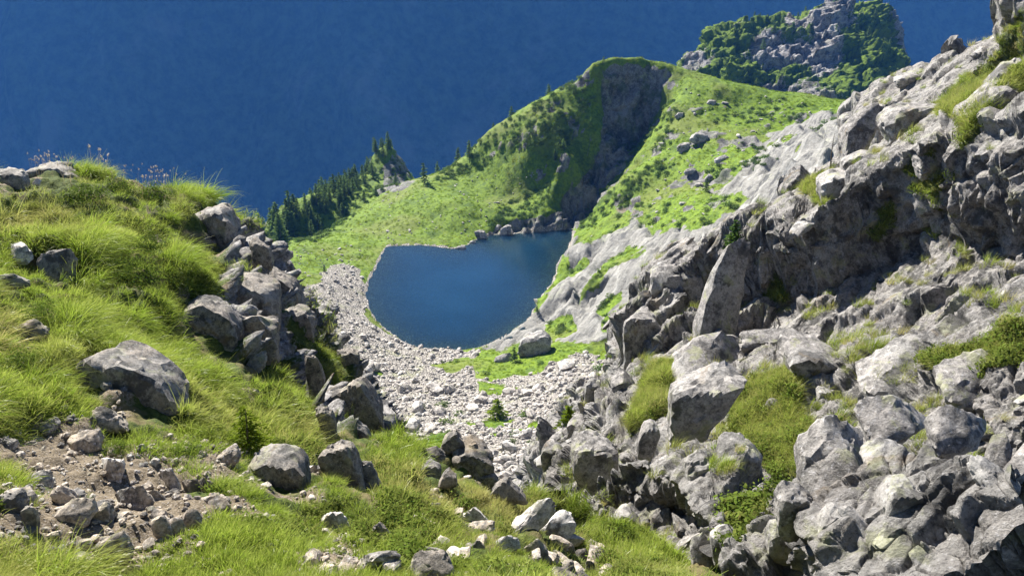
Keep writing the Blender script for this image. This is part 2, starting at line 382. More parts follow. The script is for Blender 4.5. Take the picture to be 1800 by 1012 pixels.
# ------------------------------------------------------------------ terrain: the crag on the right
cl_pts = [P(*a) for a in [
    (1150,1012,11),(1300,1012,9.5),(1500,1012,8.2),(1800,1012,7),(2000,1012,6.5),(1400,1120,6.6),(1800,1120,5),
    (1075,950,15),(1020,905,17.2),(1200,900,14.2),(1350,900,12.4),(1500,900,10.6),(1650,900,9.6),(1800,900,8.7),(2000,900,8),
    (975,800,20),(1040,790,20),(1110,800,19),(1200,800,17.5),(1300,820,15.8),(1400,810,13.8),(1500,760,13.4),(1650,780,11.6),(1800,760,10.6),(2000,760,10),
    (1010,730,23),(1060,690,25),(1150,690,24),(1250,680,22),(1350,720,18.6),(1440,720,17),(1520,730,14.8),(1650,650,15.4),(1800,600,14.4),(2000,520,14),
    (1600,625,22.5),(1700,590,22),(1850,560,20),(1500,640,20.5),
    (1400,600,27),(1500,590,25.6),(1450,500,28.2),(1450,430,29.4),(1385,480,30.5),(1385,432,31.6),(1550,500,26.4),(1550,410,27.8),(1620,480,25),(1620,350,26.8),(1710,480,23.6),(1710,320,25.4),(1800,450,21.6),(1800,270,23.6),(2000,480,20),(2000,240,22.5),
    (1105,600,33),(1110,560,35),(1180,605,31),(1280,600,29),(1340,570,30),
    (1150,500,42),(1250,470,42),(1300,420,44.5),(1400,400,39),(1480,385,36),(1540,330,37),(1620,290,35),(1710,245,33),(1800,205,30),
    (1380,360,50),(1460,345,46),(1490,280,50),(1560,250,43),(1650,260,37),(1800,150,34),(2000,60,31),
    (1500,190,58),(1590,138,55),(1640,106,52),(1690,74,49),(1650,165,45),(1740,36,44.5),(1800,-14,41),(1900,-100,38)]]
for a, b, dz in [((1500,190),62,-6),((1590,142),60,-8),((1640,104),60,-9),((1690,72),56,-10),((1740,34),51,-9),((1790,-10),47,-9),((1380,352),56,-9),((1300,400),51,-8),((1140,478),47,-8),((1460,300),60,-8)]:
    p = P(a[0], a[1], b); cl_pts.append((p[0], p[1], p[2] + dz))
cl_pts += [(-.5,19.5,-17.5),(-.6,24,-20),(.5,16.5,-15),(1.2,28,-22),(3.5,36,-26),(5,45,-29),(1.3,14,-13.2),(9,56,-30),(18,70,-34),(30,72,-26),(2.2,11.5,-11.5),(2.2,8,-9),(-2,30,-27),(35,60,-10),(0,45,-36),(-5,70,-50),(12,80,-50)]
cl_t = TPS(cl_pts, 2e-6)
CRAG = [(1130,1012),(1060,950),(985,893),(948,800),(1000,712),(1088,610),(1096,555),(1136,472),(1268,436),(1296,392),(1376,342),(1446,322),(1478,180),(1588,112),(1690,45),(1720,15),(1790,-50),(2300,-300),(2300,1500),(1130,1500)]
def cl_f(x, y):
    z = cl_t(x, y); a, b, _ = proj(np.stack([x, y, z], -1)); return z - 3.0 * sstep(0, 60, poly_sd(a, b, CRAG)) * np.clip(y / 18, .4, 2)
BEDN = np.array((-.56, .16, .81)); BEDN /= np.linalg.norm(BEDN)
def faulted(V, period, w, amt, seed, along=3.2):
    e = np.array((.75, .35, .52)); g = V @ e / (period * along) + .5 * fbm(V * (.35 / period), 2, seed + 3); k = np.floor(g); f = g - k; kz = np.zeros_like(k)
    h0 = hsh(k, kz, kz, seed); h1 = hsh(k + 1, kz, kz, seed); off = h0 + (h1 - h0) * sstep(.86, 1, f)
    s = V @ BEDN / period + .32 * fbm(V * (.25 / period), 3, seed) + off; k = np.floor(s); f = s - k
    kk = hsh(k, kz, kz, seed + 5); return V + BEDN * ((sstep(.5 - w, .5 + w, f) - f) * period * amt * (.6 + .4 * kk))[:, None]
def ledges(L):
    d = L[:, 1]; nw = sstep(28, 13, d)[:, None]
    A = faulted(L, 3.6, .06, .95, 170, 4.5); return faulted(A, 1.15, .08, .85, 171, 5) * nw + faulted(A, 1.7, .08, .8, 172, 5) * (1 - nw)
G = terraced_grid(cl_f, ledges, -.02, .92, 560, 5.2, 75, 680)
n_, m_ = G.shape[:2]; V = G.reshape(-1, 3); nb = grid_normals(G); Nf = nb.reshape(-1, 3).copy()
for _ in range(6):
    nb[1:-1, 1:-1] = (nb[:-2, 1:-1] + nb[2:, 1:-1] + nb[1:-1, :-2] + nb[1:-1, 2:]) / 4
nb /= np.linalg.norm(nb, axis=-1, keepdims=True) + 1e-9; nb = nb.reshape(-1, 3)
px, py, dep = proj(V)
gl = [[(1300,700),(1400,650),(1400,720),(1440,760),(1480,740),(1430,830),(1380,900),(1370,880),(1350,800),(1290,760)],
      [(1290,900),(1360,880),(1350,930),(1300,1000)],[(1640,640),(1800,590),(1800,640),(1700,670)],[(1690,180),(1800,20),(1800,140),(1740,190),(1690,260)],
      [(1150,640),(1190,640),(1170,720),(1110,760)],[(1350,490),(1385,490),(1380,525),(1345,525)],[(1530,410),(1570,350),(1570,380),(1545,420)],
      [(1640,190),(1700,130),(1740,160),(1690,220)],[(1580,300),(1630,270),(1610,310)],[(1400,330),(1470,300),(1450,355)],[(1600,330),(1665,310),(1640,345)]]
gm = np.zeros(len(V))
for g_ in gl: gm = np.maximum(gm, 1 - sstep(-6, 10, poly_sd(px, py, g_)))
AXC = [(.78, .25, .52), (-.35, .92, -.1), (-.56, .10, .81)]
FAMC = [(-.56, .12, .81), (-.60, -.78, .10), (.66, -.74, .05), (-.15, -.95, .25)]
Vr, e2, C2 = blocky(V, nb, (2.6, 1.2, .7), AXC, FAMC, .34, .8, 72, .16, .12, Nf)
Vr, e3, C3 = blocky(Vr, nb, (.9, .46, .26), AXC, FAMC, .36, .7, 73, .14, .15, Nf)
for _ in range(3):                                                     # mend folded faces
    Vm1 = soften(Vr, n_, m_, 1); rr = np.linalg.norm(Vr - Vm1, axis=1) / dep; wr = sstep(.0032, .0065, rr).reshape(n_, m_); wr[1:-1, 1:-1] = np.maximum.reduce([wr[1:-1, 1:-1], wr[:-2, 1:-1] * .8, wr[2:, 1:-1] * .8, wr[1:-1, :-2] * .8, wr[1:-1, 2:] * .8])
    wr = wr.reshape(-1, 1); Vr = Vr * (1 - wr) + soften(Vr, n_, m_, 6) * wr
Vr = soften(Vr, n_, m_, 1); F1_, F2_, _s, C_ = voro((Vr @ (np.array(AXC) / np.linalg.norm(AXC, axis=1, keepdims=True) / np.array((.55, .34, .2))[:, None]).T), 76)
Vr = Vr + nb * (.028 * fbm(Vr * 2.2, 4, 5) + .012 * fbm(Vr * 8, 2, 6) + .06 * (hsh(C_[:, 0], C_[:, 1], C_[:, 2], 8) - .5) - .04 * (1 - sstep(0, .1, F2_ - F1_)))[:, None]
Vg = V + nb * (.25 * fbm(V * .8, 4, 6) + .1)[:, None]
w_ = (sstep(.4, .8, gm) * .8)[:, None]; Vr = Vr * (1 - w_) + Vg * w_
CLIFF = dict(V=Vr.reshape(n_, m_, 3), grass=gm.reshape(n_, m_))
cliff = obj('cliff', mesh_np('cliff', Vr, grid_faces(n_, m_), M['cliff'], True, {'grass': gm}, 28), kind='structure')

# ------------------------------------------------------------------ terrain: lake basin, meadow, slabs, ridge beyond
ZL = -90.0
def on_lake(px, py):
    a = P(px, py, 1.0); Y = ZL / a[2]; return (a[0] * Y, Y)
shore_px = [(680,432),(700,431),(740,430),(780,434),(800,437),(822,430),(838,420),(862,412),(905,410),(960,405),(1003,401),(1010,412),(1000,440),(985,466),(975,492),(952,528),(932,560),(900,580),(870,600),(845,612),(815,616),(780,612),(735,612),(705,600),(680,582),(660,565),(645,540),(640,515),(648,490),(660,468),(668,450)]
shore = [on_lake(*p) for p in shore_px]
mid_pts = [P(*a) for a in [
    (700,680,150),(800,680,149),(900,680,148),(1080,620,160),(1000,650,150),(700,760,116),(820,760,115),(950,750,115),(850,820,90),(960,870,66),(760,850,80),(1000,700,126),(900,900,58),(1060,760,105),(600,800,95),
    (570,520,200),(610,590,172),(540,480,220),(520,440,246),(600,435,256),(640,440,256),(470,430,262),(480,520,190),(500,620,150),(640,640,160),
    (620,402,282),(700,382,286),(800,352,293),(740,320,316),(850,290,320),(800,296,326),(900,330,302),(960,320,299),(870,375,284),(950,385,281),
    (930,270,306),(980,240,307),(1040,240,311),(1030,200,318),(1012,300,296),(985,330,292),(1000,180,324),
    (1000,388,289),(1030,330,306),(1078,200,325),(1100,255,321),(1130,185,329),(1100,140,331),(1010,370,294),
    (1060,380,266),(1090,310,281),(1150,250,296),(1170,200,308),(1130,290,285),
    (1150,330,262),(1250,250,275),(1280,185,300),(1530,190,310),(1400,230,270),(1300,300,242),(1250,350,226),(1150,420,215),
    (1080,450,226),(1060,520,196),(1000,575,184),(950,605,174),(1100,550,176),(1200,480,182),(1350,380,190),(1450,280,212),(1480,205,255),(1020,430,240),(1000,500,208),(1600,200,300),(1600,300,200)]]
mid_pts += [(q[0] * 1.0, q[1], ZL + .4) for q in shore[::2]]
# wooded spur and its rock tower, then the drop into the valley
mid_pts += [P(*a) for a in [(598,392,296),(560,420,290),(640,360,320),(690,330,345),(690,258,404),(664,266,402),(645,305,392),(610,320,388),(585,352,372),(545,385,352),(500,408,335),(470,415,325),(712,298,404),(722,312,398),(640,345,360),(760,305,330)]]
for a in [(860,232,332),(900,204,336),(930,185,335),(960,166,333),(1000,148,331),(1025,135,329),(1040,116,329),(1062,110,332),(1090,114,332),(1120,118,332),(1150,119,331),(1190,117,328),(1230,128,326),(1280,142,324),(1330,156,322),(1380,170,325),(1430,181,328)]:
    mid_pts.append(P(*a)); q = P(a[0], a[1], a[2] + 11); mid_pts.append((q[0], q[1], q[2] - 6.5))
mid_pts += [(-75,300,-104),(-110,290,-112),(-66,440,-128),(-40,430,-124),(-30,400,-112),(-30,365,-98),(-90,420,-150),(-110,380,-150),(-110,330,-140),(-160,330,-175),(-160,420,-215),(-90,480,-200),
            (0,375,-98),(0,440,-140),(45,372,-66),(60,430,-110),(120,380,-80),(150,440,-110),(250,400,-95),(180,340,-62),(60,490,-160),(230,320,-55),(230,250,-20),(-90,240,-92),(-100,200,-88),(-80,150,-70),(-60,100,-52),(-120,260,-104),
            (30,60,-46),(40,90,-56),(-20,45,-42),(-40,60,-44),(50,120,-62),(60,150,-58),(80,110,-42),(120,150,-28),(140,200,-25),(10,40,-40),(-100,45,-30),(100,45,-25)]
mid_t = TPS(mid_pts, 2e-7)
def mid_f(x, y):
    z = mid_t(x, y); d = poly_sd(x, y, shore)
    bed = ZL - np.minimum(7, .04 + np.maximum(-d, 0) * .22)
    out = np.where(d < 25, np.maximum(z, ZL + .12 + d * .05 - sstep(10, 25, d) * 14), z)
    wout = sstep(-.4, .4, d)
    return bed * (1 - wout) + out * wout
G = adaptive_grid(mid_f, -.46, .80, 580, 40, 500, 500)
n_, m_ = G.shape[:2]; V = G.reshape(-1, 3); nb = grid_normals(G).reshape(-1, 3)
px, py, dep = proj(V); lk = poly_sd(V[:, 0], V[:, 1], shore)
def pm(poly, soft=8): return 1 - sstep(-soft, soft, poly_sd(px, py, poly))
wob = fbm(V * .06, 4, 21); wob2 = fbm(V * .25, 3, 22)
pxw, pyw = px + wob * 14, py + wob2 * 6
def pw(poly, soft=8): return 1 - sstep(-soft, soft, poly_sd(pxw, pyw, poly))
scree = pw([(640,520),(655,570),(700,600),(740,610),(850,614),(830,640),(830,668),(930,655),(990,630),(1100,606),(1200,640),(1100,900),(900,960),(600,960),(500,700),(520,520),(560,478),(600,465),(632,470)], 8)
scree *= 1 - pw([(820,640),(850,618),(930,600),(980,600),(990,630),(930,655),(850,668)], 5)
for g_ in ([(830,676),(900,680),(880,692),(830,690)],[(815,738),(860,735),(905,742),(890,752),(830,750)],[(1010,770),(940,850),(930,840),(960,790)]): scree *= 1 - .8 * pw(g_, 5)
scree *= 1 - .75 * sstep(.38, .5, fbm(V * .09, 3, 27)) * sstep(560, 640, py)
slab = pw([(1003,415),(1060,395),(1120,385),(1180,388),(1262,335),(1310,288),(1352,236),(1420,203),(1520,192),(1600,200),(1500,420),(1300,520),(1150,560),(1090,600),(960,605),(845,612),(940,550),(975,490)], 9)
for g_ in ([(1120,385),(1290,335),(1330,350),(1240,395),(1150,410)],[(1020,500),(1060,460),(1100,430),(1140,440),(1060,480),(1010,530)],[(1050,560),(1140,510),(1150,540),(1060,585)],[(950,570),(1000,555),(1000,590),(960,595)],[(960,600),(1090,598),(1080,610),(980,612)],[(1005,415),(1080,380),(1130,360),(1120,385),(1020,430)]):
    slab *= 1 - .95 * pw(g_, 7)
slab *= 1 - .85 * sstep(.62, .8, fbm((V @ np.array([(.52, .82, .22), (-.82, .52, 0), (-.1, -.2, .97)]).T) / np.array((22, 6, 6)), 3, 87))
steep = sstep(.60, .40, nb[:, 2] + .14 * wob2) * (1 - .85 * pw([(840,300),(1030,105),(1066,112),(1078,215),(1062,262),(1040,300),(1005,340),(965,368),(880,385)], 8))
couloir = pw([(1066,140),(1090,152),(1125,160),(1150,165),(1150,195),(1112,262),(1062,355),(1012,402),(985,400),(920,408),(835,410),(900,388),(985,376),(1012,340),(1045,300),(1062,260),(1075,215)], 6)
crags = sstep(.16, .34, wob2 * .6 + fbm(V * .09, 3, 31) * .8) * pw([(1080,330),(1180,190),(1330,190),(1480,200),(1380,300),(1200,400),(1100,400)], 20)
tower = pw([(665,340),(672,300),(694,270),(712,290),(722,315),(700,340)], 6)
rockl = sstep(.08, .3, wob2 * .7 + fbm(V * .12, 3, 33) * .5) * pw([(950,190),(1050,110),(1050,280),(960,330),(880,260)], 25)
rock = np.clip(np.maximum.reduce([steep, couloir * .95, tower * .8, crags * .9, rockl * .8, slab, (lk < -.3) * 1.0]), 0, 1)
dv = np.zeros(len(V))
AXM = [(.75, .62, .2), (-.62, .78, 0), (-.2, -.1, .97)]
FAMM = [(-.15, -.1, .97), (-.6, -.7, .35), (.7, -.65, .3)]
Vr, e1, C1 = blocky(V, nb, (8, 5, 3.0), AXM, FAMM, .6, .8, 81, .12)
Vr, e2, C2 = blocky(Vr, nb, (3.2, 2.2, 1.4), AXM, FAMM, .6, .9, 82, .10)
SA = np.array([(.52, .82, .22), (-.82, .52, 0), (-.1, -.2, .97)]); SA /= np.linalg.norm(SA, axis=1, keepdims=True); sq = (V @ SA.T) / np.array((26, 5.5, 4))
Vs = V + nb * (1.1 * fbm(sq, 4, 83, .5) - .5 * np.abs(fbm(sq * 2.1 + 3, 3, 84)))[:, None]
Vs, e3, C3 = blocky(Vs, nb, (24, 8, 4), SA, [(-.15, -.35, .9), (-.35, -.75, .5), (-.6, -.3, .7)], .4, .8, 185, .22)
Vr = soften(Vr, n_, m_, 2); Vs = soften(Vs, n_, m_, 1)
Vk, _a, _b = blocky(V, nb, (7, 5, 9), [(.9, .4, 0), (-.4, .9, 0), (.1, .2, .97)], [(-.2, -.95, .15), (.72, -.68, .1), (-.75, -.6, .2)], .6, .9, 85, .12)
Vk, _a, _b = blocky(Vk, nb, (2.4, 2, 3.2), [(.9, .4, 0), (-.4, .9, 0), (.1, .2, .97)], [(-.2, -.9, .35), (.72, -.68, .1), (-.75, -.6, .2)], .5, .9, 86, .12)
Vk = soften(Vk, n_, m_, 1); cw = couloir[:, None]; Vr = Vr * (1 - cw) + Vk * cw
w1 = (np.clip(rock, 0, 1) * (1 - slab * .95))[:, None]
VV = V + nb * (.8 * fbm(V * .10, 4, 23) + .22 * wob2 * .5)[:, None] * sstep(.5, 5, lk)[:, None] * (1 - scree * .6)[:, None]
VV = VV * (1 - w1) + Vr * w1
sl = (slab * .85 * sstep(0, 3, lk))[:, None]; VV = VV * (1 - sl) + Vs * sl
VV = np.where((lk < .2)[:, None], V + nb * (.12 * fbm(V * .8, 3, 29))[:, None] * (lk < -.5)[:, None], VV)
MID = dict(V=VV.reshape(n_, m_, 3), rock=rock.reshape(n_, m_), scree=scree.reshape(n_, m_), lk=lk.reshape(n_, m_), slab=slab.reshape(n_, m_))
obj('terrain', mesh_np('terrain', VV, grid_faces(n_, m_), M['valley'], True, {'rock': rock, 'scree': np.maximum(scree, (lk < .3) * .9), 'slab': slab}), kind='structure')
# the lake: one flat sheet reaching under its shores
xs = np.array([p[0] for p in shore]); ys = np.array([p[1] for p in shore])
XX, YY = np.meshgrid(np.linspace(xs.min() - 3, xs.max() + 3, 110), np.linspace(ys.min() - 3, ys.max() + 3, 160), indexing='ij')
dd = poly_sd(XX, YY, shore); keep = dd < 2.5
dpt = 1 - np.exp(-np.maximum(-dd, 0) * .22 / 2.6); dpt = .10 + .90 * np.minimum(dpt, .985)
F = grid_faces(110, 160); F = F[keep.ravel()[F].all(1)]
obj('lake', mesh_np('lake', np.stack([XX, YY, np.full_like(XX, ZL)], -1), F, M['water'], True, {'depth': dpt}), kind='structure')

# ------------------------------------------------------------------ terrain: the far crag, the valley floor, the mountain across it
pk = [P(*a) for a in [(1180,125,545),(1205,112,560),(1240,72,578),(1280,48,592),(1340,52,604),(1390,45,606),(1440,22,612),(1500,8,616),(1560,4,616),(1586,50,614),
    (1300,150,500),(1400,180,462),(1500,185,455),(1590,185,455),(1650,190,470),(1300,100,545),(1400,95,540),(1500,95,535),(1560,95,545),(1585,110,580),(1450,140,500),(1350,130,520),(1540,140,500),(1700,200,480),(1240,130,520)]]
for a, Y, dz in [((1200,112),580,-12),((1280,48),625,-30),((1390,45),640,-30),((1500,8),655,-30),((1562,4),655,-40),((1612,60),612,-55),((1618,100),596,-40),((1640,120),560,-25),((1680,150),640,-80),((1610,50),660,-90)]:
    p = P(a[0], a[1], Y); pk.append((p[0], p[1], p[2] + dz))
pk += [(60,560,-130),(100,700,-170),(250,720,-160),(400,700,-190),(60,480,-160),(150,470,-110),(330,480,-110),(420,600,-160)]
pk_f = TPS(pk, 2e-7)
G = adaptive_grid(pk_f, .12, .66, 300, 440, 700, 240)
n_, m_ = G.shape[:2]; V = G.reshape(-1, 3); nb = grid_normals(G).reshape(-1, 3)
Vr, e1, C1 = blocky(V, nb, (24, 13, 9), [(.85, .4, .3), (-.45, .9, 0), (-.3, 0, .95)], FAMM, .3, .8, 91, .05)
Vr, e1, C1 = blocky(Vr, nb, (7, 4, 3.4), [(.85, .4, .3), (-.45, .9, 0), (-.3, 0, .95)], FAMM, .6, .9, 92, .12)
Vr = Vr + nb * (1.2 * fbm(Vr * .09, 4, 93))[:, None]
px, py, dep = proj(V)
rk_ = .42 + .55 * fbm(V * .035, 4, 94) + .25 * sstep(.75, .5, nb[:, 2]) - .45 * (1 - sstep(-10, 30, poly_sd(px, py, [(1500,60),(1560,30),(1580,110),(1540,190),(1480,195)]))) + .6 * (1 - sstep(-3, 6, poly_sd(px, py, [(1572,20),(1700,20),(1700,140),(1600,160)])))
PEAK = dict(V=Vr.reshape(n_, m_, 3), rock=rk_.reshape(n_, m_))
obj('hill', mesh_np('hill', Vr, grid_faces(n_, m_), M['peak'], True, {'rock': rk_}), kind='structure')

XX, TT = np.meshgrid(np.linspace(-3000, 3000, 300), np.linspace(0, 1, 170), indexing='ij')
q = np.stack([XX * .0016, TT * .8, np.zeros_like(XX)], -1); rib = fbm(q * 1.6, 5, 41)
yy = 2000 + TT * 700 + rib * 90 - np.abs(fbm(q * 3.3 + 5, 4, 43)) * 55
zz = -960 + TT ** .92 * (1320 + 120 * fbm(np.stack([XX * .0011, XX * 0, XX * 0], -1), 4, 42))
obj('mountain', mesh_np('mountain', np.stack([XX, yy, zz], -1), grid_faces(300, 170), M['far'], True), kind='structure')
XX, YY = np.meshgrid(np.linspace(-3000, 3000, 60), np.linspace(-100, 2300, 60), indexing='ij')
obj('valley_floor', mesh_np('valley_floor', np.stack([XX, YY, -930 + 14 * fbm(np.stack([XX, YY, XX * 0], -1) * .004, 3, 44)], -1), grid_faces(60, 60), M['far'], True), kind='structure')

# ------------------------------------------------------------------ haze
bm = bmesh.new(); bmesh.ops.create_cube(bm, size=1)
me = bpy.data.meshes.new('haze'); bm.to_mesh(me); bm.free()
hz = obj('haze', me, kind='stuff'); hz.scale = (6400, 3300, 1560); hz.location = (0, 1500, -220)
t = NT('valley haze')
vol = t.n('VolumePrincipled', {'Color': (.09, .33, 1.0, 1), 'Density': .0001, 'Anisotropy': 0.0})
t.t.links.new(vol.outputs[0], t.out.inputs[1]); me.materials.append(t.m)
#@@OBJECTS
# ------------------------------------------------------------------ stones: shapes
def ico(sub):
    bm = bmesh.new(); bmesh.ops.create_icosphere(bm, subdivisions=sub, radius=1)
    v = np.array([q.co[:] for q in bm.verts]); f = np.array([[q.index for q in p.verts] for p in bm.faces]); bm.free(); return v / np.linalg.norm(v, axis=1, keepdims=True), f
ICO = {k: ico(k) for k in (1, 2, 3, 4)}
def hull_planes(pts):
    bm = bmesh.new()
    for p in pts: bm.verts.new(p)
    r = bmesh.ops.convex_hull(bm, input=bm.verts[:]); bm.normal_update()
    c = np.mean(pts, 0); N = []; D = []
    for f in bm.faces:
        n = np.array(f.normal[:]); d = n @ (np.array(f.verts[0].co[:]) - c)
        if d < 0: n, d = -n, -d
        if d > 1e-6: N.append(n); D.append(d)
    bm.free(); return c, np.array(N), np.array(D)
def star(sub, c, N, D, seed, rough=.05, axes=None, chips=3, cell=.36, bed=False):
    """a stone: the solid cut out by the planes N, D round c, its corners chipped and its faces broken"""
    v, f = ICO[sub]; r = np.random.default_rng(seed); A = axes if axes is not None else np.eye(3)
    dirs = v @ A.T; L = np.linalg.norm(dirs, axis=1, keepdims=True); u = dirs / L
    q = (u @ N.T) / D[None]; t = (np.maximum(q, 0) ** 22).sum(1) ** (-1 / 22)
    mean = np.median(t)
    for k in range(chips):
        n = r.normal(size=3); n /= np.linalg.norm(n); sup = (u @ n * t).max(); t = np.where(u @ n > 1e-3, np.minimum(t, sup * r.uniform(.80, .95) / np.maximum(u @ n, 1e-3)), t)
    p = u * t[:, None]
    s = mean
    if sub >= 3:
        B = (np.array(AXC) / np.linalg.norm(AXC, axis=1, keepdims=True) / np.array((1.7, 1.0, .55))[:, None]).T if bed else np.eye(3)
        F1, F2, S, C = voro(p @ B / (cell * s) + seed % 97, seed % 1000)
        hh = hsh(C[:, 0], C[:, 1], C[:, 2], 5) - .5
        p = p * (1 + rough * 2.0 * hh * sstep(0, .05, F2 - F1) - rough * .8 * (1 - sstep(0, .08, F2 - F1)))[:, None]
        if sub == 4:
            F1, F2, S, C = voro(p @ B / (cell * .42 * s) + seed % 53, seed % 1000 + 7); p = p * (1 + rough * .9 * (hsh(C[:, 0], C[:, 1], C[:, 2], 6) - .5))[:, None]
    p = p * (1 + rough * fbm(p / s * 2.3 + seed % 89, 3, seed % 77) + rough * .5 * fbm(p / s * 7 + seed % 31, 2, seed % 55))[:, None]
    return p + c, f
def boulder_from_outline(pts, Y, crest=.3, lean=.35, thick=.7, seed=1, sub=4, rough=.05, bed=False):
    """a solid whose visible outline is given, standing at distance Y: front face, top face sloping away, and its hidden back"""
    pts = np.array(pts, float); y0, y1 = pts[:, 1].min(), pts[:, 1].max(); h = max(y1 - y0, 1); cx = pts[:, 0].mean()
    m = Y / (CP + (506 - pts[:, 1].mean()) / FPX * SP) / FPX; hw = h * m; ww = (pts[:, 0].max() - pts[:, 0].min()) * m; T = thick * min(ww, hw * 1.6)
    out = []
    for x, y in pts:
        k = (y1 - y) / h; out.append(P(x, y, Y + lean * k * hw + (T * .95 * max(0, k - 1 + crest) / crest if crest else 0)))
    if crest:
        for fx in (-.55, 0, .5):
            xx = cx + fx * (pts[:, 0].max() - pts[:, 0].min()) * .5; top = pts[np.argsort(np.abs(pts[:, 0] - xx))[:3], 1].min()
            yy = top + crest * h * .85; out.append(P(xx, yy, Y + lean * (y1 - yy) / h * hw - .02 * T))
    for x, y in pts:
        q = P(cx + (x - cx) * .8, y, Y); out.append((q[0], q[1] + T, q[2] - (.18 if y < (y0 + y1) / 2 else .02) * hw))
    for x, y in pts:
        if y > (y0 + y1) / 2: q = P(x, y, Y + .25 * T); out.append((q[0], q[1], q[2] - .35 * hw))
    c, N, D = hull_planes(out); o = np.array(out) - c
    w, E = np.linalg.eigh(o.T @ o / len(o)); A = E * np.sqrt(np.maximum(w, w.max() * .05))[None]
    return star(sub, c, N, D, seed, rough, A, 1 if bed else 3, .36, bed)
REG = {1: (0, 260, 2.53), 2: (0, 612, 2.53), 3: (500, 612, 2.53), 4: (1000, 612, 2.25), 5: (1050, 300, 2.4), 6: (1150, 0, 2.529), 7: (450, 230, 2.468), 8: (750, 60, 2.769), 9: (940, 600, 4.217), 10: (1380, 60, 4.217), 11: (1380, 540, 4.217)}
def px_of(reg, flat):
    ox, oy, k = REG[reg]; return [(ox + flat[i] / k, oy + flat[i + 1] / k) for i in range(0, len(flat), 2)]
class Seen:
    """which point of a ground mesh a photo pixel meets"""
    def __init__(s, *Vs):
        s.V = np.concatenate([v.reshape(-1, 3) for v in Vs]); s.x, s.y, s.d = proj(s.V)
    def at(s, px, py, r=7):
        for k in (1, 2, 4, 10):
            m = np.nonzero((np.abs(s.x - px) < r * k) & (np.abs(s.y - py) < r * k))[0]
            if len(m): break
        else: return None
        near = m[s.d[m] < s.d[m].min() * 1.06 + .1]; j = near[np.argmin((s.x[near] - px) ** 2 + (s.y[near] - py) ** 2)]
        return s.V[j]
def solid(name, p, f, mat, parent=None, smooth=False, origin=True, **props):
    o0 = np.array([p[:, 0].mean(), p[:, 1].mean(), p[:, 2].min()]) if origin else np.zeros(3)
    o = obj(name, mesh_np(name, p - o0, f, mat, True, None, 24), parent, **props); o.location = o0; return o

